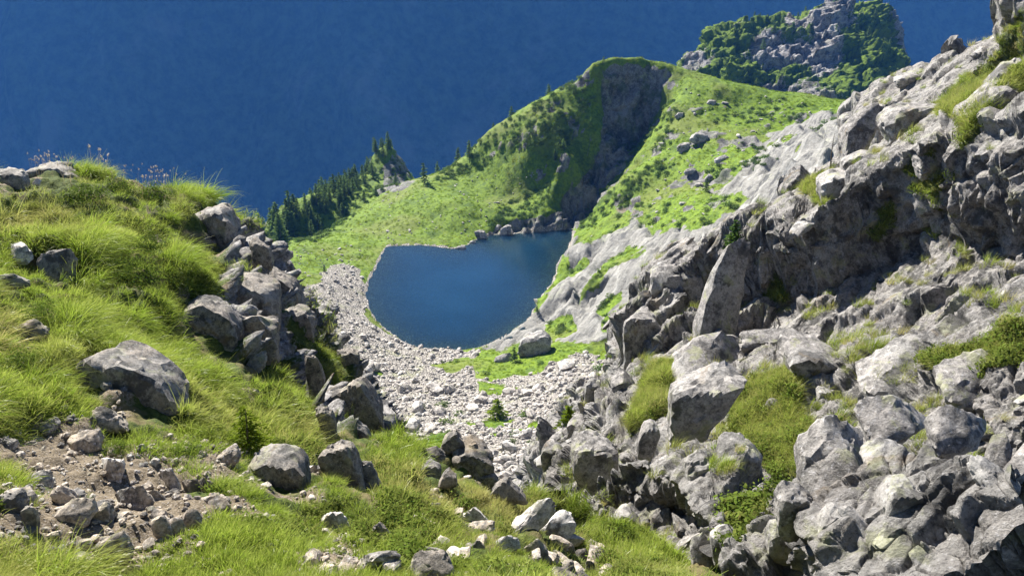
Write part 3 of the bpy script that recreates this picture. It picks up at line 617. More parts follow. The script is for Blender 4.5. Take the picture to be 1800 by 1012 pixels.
# ------------------------------------------------------------------ blocks of the crag
seen_c = Seen(CLIFF['V'])
BL = [(5,.3,.2,[220,430,240,410,360,375,450,385,460,420,450,560,420,620,380,640,310,630,225,560]),(5,.25,.2,[110,650,215,570,260,640,300,700,300,790,240,840,110,830]),
 (5,.0,.5,[545,370,630,260,650,290,640,400,600,560,540,700,420,770,410,720,470,570]),(5,0,.4,[740,260,790,190,820,180,825,260,760,340,720,460,690,470,690,330]),
 (5,.6,.9,[1060,370,1130,300,1200,260,1270,240,1280,330,1200,390,1100,390]),
 (5,.4,.5,[1290,290,1350,235,1400,240,1400,280,1350,350,1290,340]),(5,.25,.15,[945,70,1030,0,1180,0,1190,60,1120,120,1030,140,960,140]),(5,.6,.6,[1240,170,1330,110,1390,110,1400,150,1330,190,1260,210]),
 (5,.6,.5,[595,700,690,690,870,690,890,720,830,740,690,760,600,750]),(11,.25,.1,[60,300,230,270,400,330,560,480,650,570,600,690,520,760,420,640,250,560,100,520,30,420]),(11,.4,.3,[580,430,640,410,760,460,770,520,700,560,610,510]),
 (11,0,.3,[990,250,1050,350,990,365,940,345]),(4,0,1.3,[430,120,520,30,640,20,720,0,780,50,790,70,720,110,600,190,430,210,410,180]),(4,.15,.1,[410,200,440,195,600,180,690,100,700,160,640,230,540,290,500,360,430,400,400,330]),
 (4,.65,.8,[1180,200,1330,130,1460,70,1560,10,1700,0,1690,30,1560,80,1490,140,1490,200,1440,250,1250,230]),(4,.6,.8,[1500,190,1560,120,1720,100,1780,60,1800,120,1730,170,1700,240,1600,240]),(4,.6,.6,[1170,330,1220,280,1390,250,1430,270,1420,310,1210,410]),
 (4,.5,.5,[930,440,1000,370,1080,300,1170,310,1160,400,1100,460,1110,500,1060,600,980,580,920,500]),(4,.5,.4,[1180,460,1290,400,1360,410,1330,470,1200,510]),(4,.6,.6,[1450,370,1500,310,1560,280,1660,290,1620,370,1480,420]),
 (4,.6,.5,[1620,510,1700,470,1800,540,1780,570,1740,620,1660,560]),(4,.2,.2,[1260,650,1330,560,1400,550,1480,640,1350,770,1270,700]),(4,0,.5,[1350,640,1390,570,1400,590,1390,650,1355,720]),(4,.6,.8,[1420,790,1480,730,1550,740,1550,800,1500,840,1430,840]),
 (4,.6,.8,[1360,840,1420,820,1480,860,1450,890,1390,890]),(4,.5,.5,[1710,800,1760,740,1800,750,1840,860,1720,830]),(4,.35,.3,[830,600,880,550,960,560,970,620,930,700,880,740,830,680]),(4,.4,.4,[1030,660,1090,640,1110,680,1080,740,990,740]),
 (4,.7,.9,[1100,720,1160,690,1330,830,1330,870,1260,860,1100,760]),(4,.35,.4,[790,740,850,710,900,750,930,800,890,840,790,810]),(4,.5,.5,[610,390,680,375,770,400,760,480,680,520,590,490]),(4,.35,.3,[460,460,540,420,590,430,580,610,520,590,470,540]),
 (4,.35,.2,[0,390,60,360,190,400,210,440,150,560,90,560,20,480]),(4,.3,.2,[270,400,300,300,340,280,370,330,330,420,290,440]),(4,.3,.2,[180,690,240,640,310,730,250,790,170,730]),(4,0,.9,[330,700,420,650,450,740,420,820,340,800]),(4,.5,.6,[480,820,560,760,600,800,580,880,490,880]),
 (4,.3,.2,[260,600,330,560,360,600,320,680,270,660]),(4,.4,.4,[560,760,650,710,670,740,620,840,580,840]),(4,.5,.5,[730,580,790,540,800,600,780,640,735,640]),(4,0,1,[780,280,850,240,960,310,950,360,870,330,800,310]),(4,.6,.8,[870,190,910,150,970,210,950,240,900,220]),
 (4,.3,.2,[980,230,1000,150,1060,170,1050,220,990,260]),(4,.5,.5,[600,290,640,250,700,240,690,310,620,330]),(9,.5,.5,[560,310,680,230,740,300,800,400,780,440,660,450,600,410]),(9,.3,.2,[370,340,430,270,500,290,490,340,400,480,370,430]),
 (9,0,1,[530,520,620,460,720,490,720,570,600,640,530,600]),(9,.5,.6,[410,490,480,460,500,490,420,520]),(9,.35,.2,[380,760,450,740,630,830,620,930,500,1010,430,1010]),(9,.3,.2,[40,830,120,760,210,780,240,900,110,940,60,960]),(9,.3,.2,[230,640,330,560,400,600,400,690,300,740,240,700]),
 (10,.4,.3,[840,340,900,310,1080,250,1170,260,1160,300,1090,360,1000,410,900,380]),
 (10,.5,.5,[420,640,480,580,600,560,590,630,520,670,430,680]),(10,0,.5,[460,720,560,650,640,540,740,480,780,500,690,600,690,680,600,820,510,890,455,930]),(10,0,.1,[670,570,700,580,740,740,730,800,700,760,680,660]),(10,.2,.1,[760,640,830,570,1000,500,1180,500,1300,540,1250,640,1100,800,980,800,820,790,770,700]),
 (10,.5,.7,[1000,960,1040,870,1160,760,1290,700,1320,780,1280,870,1150,870,1010,1010]),(10,.25,.2,[1300,780,1350,640,1500,580,1550,420,1720,290,1771,330,1771,560,1580,700,1530,820,1380,920]),(10,.4,.4,[1510,450,1570,320,1771,150,1771,250,1640,430,1560,500]),(10,.3,.2,[440,960,560,900,680,860,720,1010,430,1010])]
for k, (reg, crest, lean, fl) in enumerate(BL):
    pts = px_of(reg, fl); pa = np.array(pts); c = pa.mean(0); w = seen_c.at(c[0], c[1])
    if w is None: continue
    b = seen_c.at(c[0], pa[:, 1].max() - 3); Yb = min(w[1], (b if b is not None else w)[1] * 1.12)
    big = np.ptp(pa, axis=0).max() > 75
    lean = lean * .3 if 0 < lean <= .5 and crest else lean * 1.5 if crest == 0 and lean >= .9 else lean
    p, f = boulder_from_outline(pts, Yb * 1.004, crest, lean, .8, 300 + k, 4 if big else 3, .042, True)
    solid('rock_block', p, f, M['rock'], cliff)
# smaller blocks between them: eight shapes, each set along the bedding of the crag
def loose_shape(seed, dims, sub=3, rough=.06):
    r = np.random.default_rng(seed); N = r.normal(size=(14, 3)); N = np.r_[N, np.eye(3), -np.eye(3)]; N /= np.linalg.norm(N, axis=1, keepdims=True)
    D = np.r_[r.uniform(.78, 1.12, 14), r.uniform(.62, .9, 6)]
    p, f = star(sub, np.zeros(3), N, D, seed, rough, None, 4); return p * np.array(dims), f
blk = [mesh_np('rock_block', *loose_shape(900 + k, (1, RNG.uniform(.55, .8), RNG.uniform(.32, .5))), M['rock'], True, None, 24) for k in range(8)]
Vc = CLIFF['V'].reshape(-1, 3); cx_, cy_, cdp = proj(Vc); okc = np.nonzero((cx_ > 940) & (cx_ < 1830) & (cy_ > -20) & (cy_ < 1030) & (CLIFF['grass'].ravel() < .4) & (cdp < 62))[0]
wt = 1 / cdp[okc] ** .3; pick = RNG.choice(okc, 40, replace=False, p=wt / wt.sum())
Nc0 = grid_normals(CLIFF['V']).reshape(-1, 3)
BED = np.array(AXC).T; BED = BED / np.linalg.norm(BED, axis=0)
for j in pick:
    s = RNG.uniform(12, 34) / FPX * cdp[j]
    o = obj('rock_block', blk[RNG.integers(8)], cliff); R = Matrix(BED.tolist()).to_quaternion().to_matrix() @ Euler(RNG.normal(0, .12, 3)).to_matrix()
    o.rotation_euler = R.to_euler(); o.scale = (s * RNG.uniform(1.4, 2.2), s * 1.1, s * RNG.uniform(.7, 1.1)); o.location = Vc[j] - Nc0[j] * s * .35
# ------------------------------------------------------------------ stones on the near ridge
seen_n = Seen(NEAR['V'], CLIFF['V'])
G1 = 'stones in the brown earth patch'; G2 = 'rocks half sunk in the grassy ridge'; G3 = 'stones along the edge of the gully'
HS = [  # region, crest, lean, thickness, label, group, outline
 (1,.4,.3,.6,'pale jagged outcrop on the skyline at the left end of the grassy ridge',G2,[0,85,50,80,75,110,110,150,100,185,40,190,-40,185,-40,95]),
 (1,.35,.3,.6,'peaked lichen-grey rock on the skyline beside the pale jagged outcrop',G2,[85,105,150,92,230,53,265,65,300,110,350,165,260,180,190,170,110,140]),
 (1,0,.6,.5,'small white stone tucked under the peaked skyline rock',G2,[140,150,160,130,180,145,170,160,145,160]),
 (1,.15,.1,.8,'large dark boulder jutting from the ridge edge below the skyline grass',G2,[760,350,820,320,940,250,985,280,1025,350,1040,450,1000,475,940,440,800,365]),
 (1,.3,.2,.7,'dark sloping rock under the jutting boulder at the ridge drop',G2,[1100,390,1190,440,1210,510,1170,520,1120,470]),
 (1,.35,.15,.8,'broad rock outcrop with bright crumbled top in the middle of the ridge',G2,[960,580,1000,565,1060,610,1130,590,1210,630,1240,720,1230,790,1100,800,1010,730,970,700]),
 (1,0,.1,.6,'dark shaded rock wall beneath the bright-topped outcrop',G2,[1010,740,1220,760,1235,900,1160,960,1060,930,1010,840]),
 (1,.2,.25,.8,'tall brown-stained boulder left of the bright-topped outcrop',G2,[815,670,870,690,930,700,1050,800,1060,850,1000,940,880,880,800,830,780,780]),
 (1,.3,.2,.7,'squarish grey rock perched on the ridge edge above the scree',G2,[1250,710,1340,705,1400,780,1390,830,1300,850,1255,800]),
 (1,.2,.2,.7,'dark broken rock between the jutting boulder and the squarish rock',G2,[1160,540,1220,560,1300,620,1350,700,1250,700,1180,620]),
 (1,.4,.4,.6,'low grey rock in the shaded hollow below the outcrop',G2,[1010,960,1060,930,1140,885,1180,940,1140,990,1050,990]),
 (1,0,.7,.4,'speckled pale rock lying in the turf at the left',G2,[150,480,200,470,270,440,325,480,310,570,230,590,165,540]),
 (1,0,.9,.3,'white flat stone at the left beside the bare soil spot',G2,[35,420,90,410,145,480,80,495,50,470]),
 (1,.5,.5,.4,'grey flat rock at the left margin under the speckled pale rock',G2,[-20,560,40,555,75,585,130,595,60,612,-20,610]),
 (1,.4,.5,.5,'whitish ragged rock at the left above the big mossy boulder',G2,[50,800,110,765,150,780,200,820,150,850,70,870]),
 (2,.12,.25,.6,'big mossy brown boulder with a bright upper edge in the grass',G2,[285,100,310,60,400,20,470,50,570,90,640,110,720,190,800,280,795,310,720,335,560,330,420,200]),
 (2,.5,.5,.5,'light grey stone wedged below the big mossy boulder',G1,[390,270,440,275,500,305,560,350,470,360,395,340]),
 (2,.4,.5,.6,'wide flat-topped stone above the brown earth patch',G1,[285,395,350,380,410,375,440,430,390,460,310,440]),
 (2,0,.9,.35,'pale pinkish slab standing in the earth patch',G1,[435,480,540,490,550,520,520,580,480,600,460,550]),
 (2,0,.6,.3,'tall leaning slab with a white face in the earth patch',G1,[700,530,750,525,800,610,805,650,780,650,720,580]),
 (2,.2,.3,.5,'upright grey stone just right of the white-faced leaning slab',G1,[800,580,860,575,890,660,880,700,840,660]),
 (2,.2,.3,.5,'narrow leaning stone behind the upright grey stone',G1,[880,570,930,590,960,640,930,690,900,650]),
 (2,.4,.5,.6,'light rounded stone left of the yellow-green sapling',G1,[930,510,980,460,1030,440,1065,480,1050,500,960,515]),
 (2,.2,.3,.8,'big two-lobed boulder in the grass right of the earth patch',G2,[1080,520,1130,495,1260,500,1340,560,1365,660,1300,680,1260,690,1190,650,1130,600]),
 (2,.15,.5,.4,'large tilted slab in the middle of the earth patch',G1,[505,635,590,630,650,670,715,745,640,780,600,780,540,700]),
 (2,0,.5,.3,'thin blade-like slab leaning on the large tilted slab',G1,[610,620,640,620,720,675,780,720,780,740,730,740,660,690]),
 (2,.2,.3,.6,'pointed triangular stone left of the large tilted slab',G1,[370,790,400,730,440,690,500,770,500,800,430,812]),
 (2,.3,.4,.6,'blocky brownish stone left of the pointed triangular stone',G1,[230,740,260,700,370,700,410,740,330,825,240,790]),
 (2,.3,.4,.6,'rounded stone with a split front above the blocky brownish stone',G1,[100,570,150,550,200,565,220,620,150,640,105,610]),
 (2,.25,.3,.6,'large brown stone at the left margin of the earth patch',G1,[-30,640,40,630,80,650,105,730,70,770,-30,765]),
 (2,.3,.3,.5,'low dark stone right of the large brown margin stone',G1,[85,720,115,690,165,760,160,790,110,805]),
 (2,.3,.4,.5,'wedge stone on top of the blocky brownish stone',G1,[215,640,240,610,330,670,330,690,270,700]),
 (2,.2,.5,.5,'low wedge stone in the earth at the bottom left',G1,[390,890,450,860,520,830,580,920,540,935,470,930]),
 (2,.3,.4,.5,'grey leaning stone below the large tilted slab',G1,[660,760,700,740,770,830,740,835,680,810]),
 (2,.3,.4,.5,'small grey stone right of the leaning one below the tilted slab',G1,[730,760,790,750,820,800,790,825,745,800]),
 (2,.5,.5,.5,'small flat stone right of the thin blade-like slab',G1,[800,725,850,720,895,755,850,785,815,770]),
 (2,.5,.6,.5,'light pebble-like rock at the bottom edge of the earth patch',G1,[520,985,560,965,630,965,620,1000,550,1010]),
 (3,.12,.2,.6,'leaning pillar rock in the grass at the centre of the gully',G2,[120,500,180,440,265,420,310,500,330,560,365,660,330,670,280,600,200,540]),
 (3,.2,.4,.6,'pale rounded stone against the right side of the leaning pillar rock',G2,[320,515,370,505,400,560,430,620,380,630,350,570]),
 (3,0,1.2,.3,'flat pale slab left of the leaning pillar rock',G2,[75,520,165,515,165,570,110,580]),
 (3,0,1.1,.35,'loose white rectangular slab in the long grass',G2,[140,780,175,735,240,735,290,790,260,825,205,840]),
 (3,0,1.3,.3,'bright white triangular slab lying in the grass',G2,[735,765,790,740,850,710,900,760,960,825,840,812]),
 (3,.3,.3,.8,'largest rounded boulder of the cluster at the gully edge',G3,[730,470,780,450,830,440,890,460,935,520,910,550,840,580,770,560]),
 (3,.0,.3,.7,'dark peaked stone behind the largest boulder of the cluster',G3,[690,450,700,420,760,375,805,435,730,460]),
 (3,.3,.3,.7,'dark rounded stone at the left of the boulder cluster',G3,[590,545,640,505,700,530,700,570,640,595]),
 (3,.4,.4,.7,'low grey stone in front of the boulder cluster',G3,[680,600,720,545,770,570,770,600,700,610]),
 (3,.5,.5,.6,'flat grassy-edged stone behind the dark rounded stone',G3,[600,460,680,450,720,470,700,510,610,490]),
 (3,.2,.2,.7,'dark stone in the shade under the largest boulder',G3,[840,580,930,560,960,600,880,620]),
 (3,.0,.5,.6,'pale pyramid rock at the lower right of the boulder cluster',G3,[910,650,945,610,975,585,1040,640,1080,670,1000,668]),
 (3,.0,.15,.7,'tall dark pinnacle rock with a bright left edge above the gully',G3,[185,220,300,155,320,150,400,240,440,320,420,350,370,370,330,300,290,210]),
 (3,.2,.2,.6,'dark jagged rock at the foot of the ridge wall',G3,[130,250,200,270,230,330,230,400,180,370,140,300]),
 (3,.1,.1,.6,'steep grey rock wall piece high on the ridge flank',G3,[85,20,150,40,180,130,160,240,110,210,90,100]),
 (3,.3,.3,.6,'dark broken rock below the tall pinnacle rock',G3,[260,340,300,320,370,370,390,410,330,430,280,400]),
 (3,.2,.1,.6,'dark rock wall piece above the tall pinnacle rock',G3,[220,0,320,0,335,60,340,140,300,140,250,60]),
 (3,.4,.8,.6,'long bright slab rising towards the crag at the bottom',G3,[990,840,1050,780,1160,720,1220,710,1200,740,1110,790,1010,860]),
 (3,.3,.5,.6,'grey boulder with a shaded right side beside the long bright slab',G3,[1120,830,1240,750,1310,780,1270,840,1160,850]),
 (3,.4,.6,.5,'flat rock below the long bright slab',G3,[930,870,1000,840,1060,870,1000,900]),
 (3,.2,.5,.5,'upright grey rock left of the flat rock at the bottom',G3,[800,890,870,860,900,900,880,940,820,930]),
 (3,.5,.5,.5,'grass-edged ledge rock right of the leaning grass tuft at the bottom',G3,[560,930,630,880,720,910,690,930]),
 (3,.35,.5,.7,'wide grey boulder cut by the bottom edge of the view',G3,[550,960,620,945,700,945,760,1000,770,1060,550,1060]),
 (3,.4,.5,.6,'blocky grey stone near the foot of the crag',G3,[1200,870,1280,870,1300,900,1240,910]),
 (3,.4,.5,.6,'rounded grey stone at the right of the bottom stones',G3,[1290,910,1350,900,1360,940,1300,950]),
 (3,.4,.5,.6,'stone cut by the bottom edge near the foot of the crag',G3,[1190,990,1290,960,1320,1040,1200,1040]),
 (3,.4,.5,.6,'small dark stone at the lower right of the rounded grey stone',G3,[1340,945,1380,950,1390,1000,1340,990]),
 (3,.3,.6,.4,'long thin pale rock sunk in the grass below the leaning pillar rock',G2,[360,795,420,785,470,850,510,890,480,895,400,830]),
 (3,.4,.6,.5,'cracked grey slab between the bottom boulders',G3,[1060,890,1120,860,1180,910,1190,960,1120,930])]
HERO_OUT = []
SHRUB_AT = [(232, 497, 62), (150, 352, 44), (265, 352, 42), (205, 345, 40), (262, 440, 34), (70, 560, 40), (205, 790, 26), (330, 800, 36), (40, 640, 40), (440, 790, 34)]
for k, (reg, crest, lean, th, lab, grp, fl) in enumerate(HS):
    pts = px_of(reg, fl); HERO_OUT.append(pts); pa = np.array(pts); c = pa.mean(0); w = seen_n.at(c[0], c[1]); b = seen_n.at(c[0], min(pa[:, 1].max() - 2, 1010))
    if w is None: continue
    Yb = min(w[1], (b if b is not None else w)[1] * 1.15)
    ext = np.ptp(pa, axis=0).max(); lean = 2.2 if crest == 0 and lean >= .9 else lean
    p, f = boulder_from_outline(pts, Yb * .968, crest, lean, th, 700 + k, 4 if ext > 45 else 3, .05)
    p[:, 2] -= .02
    solid('boulder' if ext > 60 else 'stone', p, f, M['rock_pale'] if any(q in lab for q in ('white ', 'pale slab', 'bright slab', 'pinkish slab')) else M['rock_earth'] if grp == G1 else M['rock_near'], None, label=lab, category='boulder' if ext > 60 else 'stone', group=grp)

shp = [mesh_np('stone', *loose_shape(1200 + k, (1, RNG.uniform(.6, .9), RNG.uniform(.4, .65)), 3, .06), M['rock_earth'], True, None, 24) for k in range(10)]
shs = [mesh_np('stone', *loose_shape(1300 + k, (1, RNG.uniform(.65, .95), RNG.uniform(.45, .75)), 2, .05), M['scree'], False) for k in range(10)]
def scatter(V, ok, n, wt=None):
    ids = np.nonzero(ok)[0]; w = None if wt is None else wt[ids] / wt[ids].sum()
    return RNG.choice(ids, min(n, len(ids)), replace=False, p=w)
Vn = NEAR['V'].reshape(-1, 3); nx, ny, nd = proj(Vn); soilv = NEAR['soil'].ravel(); rockv = NEAR['rock'].ravel()
inview = (nx > -60) & (nx < 1190) & (ny > -40) & (ny < 1075)
for j in scatter(Vn, inview & (soilv > .55) & (nd < 12) & (ny < 1020), 50):
    s = RNG.uniform(9, 24) * RNG.uniform(.7, 1.3) / FPX * nd[j]; o = obj('stone', shp[RNG.integers(10)], None, label='small grey-brown stone lying in the bare earth patch among many alike', category='stone', group=G1 + ', the small ones')
    o.location = Vn[j] + np.array([0, 0, s * .12]); o.scale = (s, s, s); o.rotation_euler = RNG.uniform(-.5, .5, 3) + np.array([0, 0, RNG.uniform(0, 6.28)])
for j in scatter(Vn, inview & (soilv < .4) & (rockv < .4) & (nd < 20) & (ny > 600), 20):
    s = RNG.uniform(5, 13) / FPX * nd[j]; o = obj('stone', shp[RNG.integers(10)], None, label='small pale stone poking out of the ridge grass, one of many', category='stone', group='small stones poking out of the grass')
    o.location = Vn[j] + np.array([0, 0, s * .3]); o.scale = (s, s, s); o.rotation_euler = RNG.uniform(-.5, .5, 3) + np.array([0, 0, RNG.uniform(0, 6.28)])
btm = in_poly(nx, ny, [(745,905),(860,885),(980,890),(1065,940),(1075,1030),(560,1030),(690,950)]) & (nd < 12)
for j in scatter(Vn, btm, 34):
    s = RNG.uniform(13, 30) / FPX * nd[j]; o = obj('stone', shp[RNG.integers(10)], None, label='broken grey stone among the rocks at the bottom below the gully edge', category='stone', group='broken stones at the bottom of the view')
    o.location = Vn[j] + np.array([0, 0, s * .35]); o.scale = (s * 1.3, s, s); o.rotation_euler = RNG.uniform(-.5, .5, 3) + np.array([0, 0, RNG.uniform(0, 6.28)])
def joined(name, pos, size, mat, base, seed=0, flat=.75, **props):
    """thousands of small stones as one mesh"""
    r = np.random.default_rng(seed); n = len(pos); v, f = ICO[base]; nv = len(v)
    A = r.normal(size=(n, 3, 3)); Q = np.linalg.qr(A)[0]; sc = r.uniform(.6, 1.15, (n, 1, 3)) * size[:, None, None]
    vv = v[None] * r.uniform(.72, 1.15, (n, nv, 1)) * sc; vv = np.einsum('nij,nkj->nik', vv, Q); vv[..., 2] *= flat; vv += pos[:, None]
    ff = (f[None] + (np.arange(n) * nv)[:, None, None]).reshape(-1, 3)
    return obj(name, mesh_np(name, vv.reshape(-1, 3), ff, mat, False), **props)
ids = scatter(Vn, inview & (soilv > .45) & (nd < 13), 3600); ids = scatter(Vn, inview & (soilv > .45) & (nd < 12), 300); joined('rubble', Vn[ids] + (0, 0, .02), RNG.uniform(4, 10, len(ids)) / FPX * nd[ids], M['rock_earth'], 2, 15, label='angular pale rubble packed between the stones of the earth patch', category='rubble', kind='stuff')
ids = scatter(Vn, inview & (soilv > .45) & (nd < 13), 3600); joined('gravel', Vn[ids] + RNG.normal(0, .03, (len(ids), 3)) * (1, 1, .1), 1.3 / FPX * nd[ids] * (1 + 5 * RNG.random(len(ids)) ** 4), M['rock_earth'], 1, 5, label='brown gravel and stone chips strewn over the bare earth patch', category='gravel', kind='stuff')

# ------------------------------------------------------------------ scree and meadow stones
Vm = MID['V'].reshape(-1, 3); mx_, my_, md = proj(Vm); scv = MID['scree'].ravel(); lkv = MID['lk'].ravel(); rkv = MID['rock'].ravel(); slv = MID['slab'].ravel()
mview = (mx_ > -40) & (mx_ < 1840) & (my_ > -30) & (my_ < 960)
sview = mview & (scv > .5) & (lkv > .2) & (mx_ > 530) & (mx_ < 1110) & (my_ > 455) & (my_ < 900)
ids = scatter(Vm, sview, 9300); pos = Vm[ids] + RNG.normal(0, .5, (len(ids), 3)) * (1, 1, 0); dist = md[ids]
size = .17 + .30 * RNG.random(len(ids)) ** 2.2 * 1.6 + .7 * RNG.random(len(ids)) ** 14; size *= np.clip(dist / 120, .5, 1.2); big = np.argsort(-(size / dist))[:110]; rest = np.setdiff1d(np.arange(len(ids)), big)
joined('scree', pos[rest] + (0, 0, .02), size[rest], M['scree'], 1, 6, label='pale scree of countless angular stones filling the gully down to the lake', category='scree', kind='stuff')
for j in big:
    near_l = my_[ids[j]] < 640
    o = obj('stone', shs[RNG.integers(10)], None, label='larger pale block in the scree by the lake, like those around it' if near_l else 'larger pale block lying in the scree gully, like those around it', category='stone', group='blocks on the scree by the lake' if near_l else 'blocks on the scree in the gully')
    s = size[j] * RNG.uniform(1.1, 1.7); o.location = pos[j] + np.array([0, 0, s * .25]); o.scale = (s, s, s); o.rotation_euler = RNG.uniform(-.5, .5, 3) + np.array([0, 0, RNG.uniform(0, 6.28)])
def in_px(poly, soft=0): return in_poly(mx_, my_, poly)
meadow = mview & (rkv < .4) & (scv < .4) & (lkv > 1)
for (poly, n, lab, s0, s1) in [([(600,410),(700,330),(860,300),(950,300),(880,380),(830,415),(690,428)], 20, 'small pale stone on the green meadow beyond the lake, one of a scatter', .35, .9),
                               ([(470,430),(640,432),(650,460),(560,480),(510,500)], 10, 'small pale stone on the meadow left of the lake, one of a scatter', .35, .9),
                               ([(1180,150),(1330,165),(1500,200),(1400,260),(1250,380),(1150,380),(1130,300)], 30, 'grey stone on the green slope right of the cliff, one of many', .5, 1.7)]:
    for j in scatter(Vm, meadow & in_px(poly), n):
        s = s0 + (s1 - s0) * RNG.random() ** 2; o = obj('stone', shs[RNG.integers(10)], None, label=lab, category='stone', group=lab.split(',')[0].replace('stone', 'stones'))
        o.location = Vm[j] + np.array([0, 0, s * .2]); o.scale = (s * 1.2, s, s * .8); o.rotation_euler = RNG.uniform(-.3, .3, 3) + np.array([0, 0, RNG.uniform(0, 6.28)])
ids = np.r_[scatter(Vm, meadow & in_px([(600,410),(700,330),(860,300),(950,300),(880,380),(830,415),(690,428)]), 170), scatter(Vm, meadow & in_px([(470,430),(640,432),(650,460),(560,480),(510,500)]), 90), scatter(Vm, meadow & in_px([(1180,150),(1330,165),(1500,200),(1400,260),(1250,380),(1150,380),(1130,300)]), 120)]
joined('rubble', Vm[ids] + (0, 0, .08), RNG.uniform(.18, .5, len(ids)), M['scree'], 1, 8, label='small pale stones strewn over the green meadows round the lake', category='rubble', kind='stuff')
seen_m = Seen(MID['V'])
for k, (reg, crest, lean, lab, fl) in enumerate([
    (7,.3,.3,'rounded pale boulder on the far shore beside the dark cliff foot',[935,430,970,415,1005,430,1005,465,960,470]),
    (7,.3,.3,'tallest pale block on the far shore under the cliff',[1050,420,1090,390,1115,400,1115,440,1080,455,1050,455]),
    (7,.4,.3,'grey wedge rock between the two pale far-shore blocks',[1010,420,1060,390,1075,400,1045,450,1010,445]),
    (7,.5,.6,'low white rock at the tip of the far shore',[850,505,880,495,915,490,915,510,880,518]),
    (7,.5,.6,'small white rock right of the low far-shore tip rock',[920,480,950,465,958,480,930,492]),
    (7,.3,.2,'upright grey rock on the near right shore of the lake',[1110,950,1130,890,1200,855,1290,850,1310,900,1280,960,1180,975]),
    (7,.5,.5,'lighter flat rock left of the upright near-shore rock',[1060,930,1080,890,1120,900,1110,950]),
    (7,0,1.2,'white slab on the green patch at the end of the lake',[1020,985,1060,965,1120,955,1130,975,1080,1000,1040,1000]),
    (7,.4,.4,'pale boulder at the near end of the lake, left one',[755,945,775,935,800,945,790,955]),
    (7,.4,.4,'pale boulder at the near end of the lake, right one',[860,950,880,940,905,950,895,965]),
    (8,.3,.3,'big grey rock on the meadow slope right of the cliff',[1200,540,1235,505,1290,500,1300,540,1240,570]),
    (8,.3,.3,'dark crag band across the meadow slope',[1255,490,1310,450,1380,460,1390,500,1320,525]),
    (8,.3,.3,'grey crag at the upper left of the meadow slope',[1195,400,1230,362,1260,375,1250,405]),
    (8,.4,.4,'whitish rock lowest on the meadow slope',[1340,700,1375,655,1410,680,1400,705,1360,720]),
    (8,.5,.6,'flat whitish rock on the meadow slope above the lowest one',[1235,670,1260,640,1320,632,1330,655,1280,680]),
    (8,.5,.6,'long pale slab on the meadow slope',[1380,610,1460,570,1500,580,1440,610,1400,622]),
    (8,.3,.3,'grey rock with scree at the top of the meadow slope',[1350,335,1370,305,1420,305,1420,330,1380,342])]):
    pts = px_of(reg, fl); pa = np.array(pts); c = pa.mean(0); c[1] = pa[:, 1].max(); pa = c + (pa - c) * (.8 if reg == 7 else .68); pts = [tuple(q) for q in pa]; w = seen_m.at(pa[:, 0].mean(), pa[:, 1].max() - 1, 3)
    if w is None: continue
    p, f = boulder_from_outline(pts, w[1] * .997, crest, lean, .55, 1500 + k, 3, .08); p[:, 2] -= .15
    solid('boulder', p, f, M['rock_mid'], None, label=lab, category='boulder', group='rocks round the lake and on the slope')

# ------------------------------------------------------------------ grass
def grass_mat(name, base, mid, tip, straw, tr=.45, gloss=.04):
    t = NT(name); k = t.attr('t'); tint = t.n('Attribute', attribute_name='tint', attribute_type='INSTANCER').outputs['Fac']
    rnd = t.n('ObjectInfo').outputs['Random']
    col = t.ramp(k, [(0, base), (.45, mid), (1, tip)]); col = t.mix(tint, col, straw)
    col = t.n('HueSaturation', {'Hue': .5, 'Saturation': 1.0, 'Value': t.n('MapRange', {0: rnd, 3: .7, 4: 1.25}).outputs[0], 'Color': col}).outputs[0]
    d = t.n('BsdfDiffuse', {'Color': col}); x = t.n('BsdfTranslucent', {'Color': col}); g = t.n('BsdfGlossy', {'Color': (1, 1, 1, 1), 'Roughness': .35})
    m = t.n('MixShader'); t.put(m.inputs[0], tr); t.put(m.inputs[1], d); t.put(m.inputs[2], x)
    m2 = t.n('MixShader'); t.put(m2.inputs[0], gloss); t.put(m2.inputs[1], m); t.put(m2.inputs[2], g); return t.surf(m2)
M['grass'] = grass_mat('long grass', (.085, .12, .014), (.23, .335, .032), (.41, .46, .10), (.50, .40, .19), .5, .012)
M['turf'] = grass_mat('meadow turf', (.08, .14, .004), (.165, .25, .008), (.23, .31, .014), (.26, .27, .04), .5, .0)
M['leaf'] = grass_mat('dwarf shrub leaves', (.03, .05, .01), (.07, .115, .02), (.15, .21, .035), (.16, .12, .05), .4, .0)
M['scrub'] = grass_mat('alder scrub leaves', (.025, .055, .012), (.07, .13, .028), (.12, .19, .05), (.15, .20, .06), .4, .0)
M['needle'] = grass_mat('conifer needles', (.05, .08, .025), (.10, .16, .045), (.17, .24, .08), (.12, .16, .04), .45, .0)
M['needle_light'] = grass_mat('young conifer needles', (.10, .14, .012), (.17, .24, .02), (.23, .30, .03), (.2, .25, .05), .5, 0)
t = NT('bark'); M['bark'] = t.surf(t.pbsdf(t.mix(t.step(t.noise(t.pos(), 9, 5, .7), .35, .65), (.06, .045, .035), (.20, .17, .14)), .9))
M['stalk'] = grass_mat('seed heads', (.25, .2, .1), (.34, .28, .16), (.46, .38, .26), (.4, .32, .2), .3)
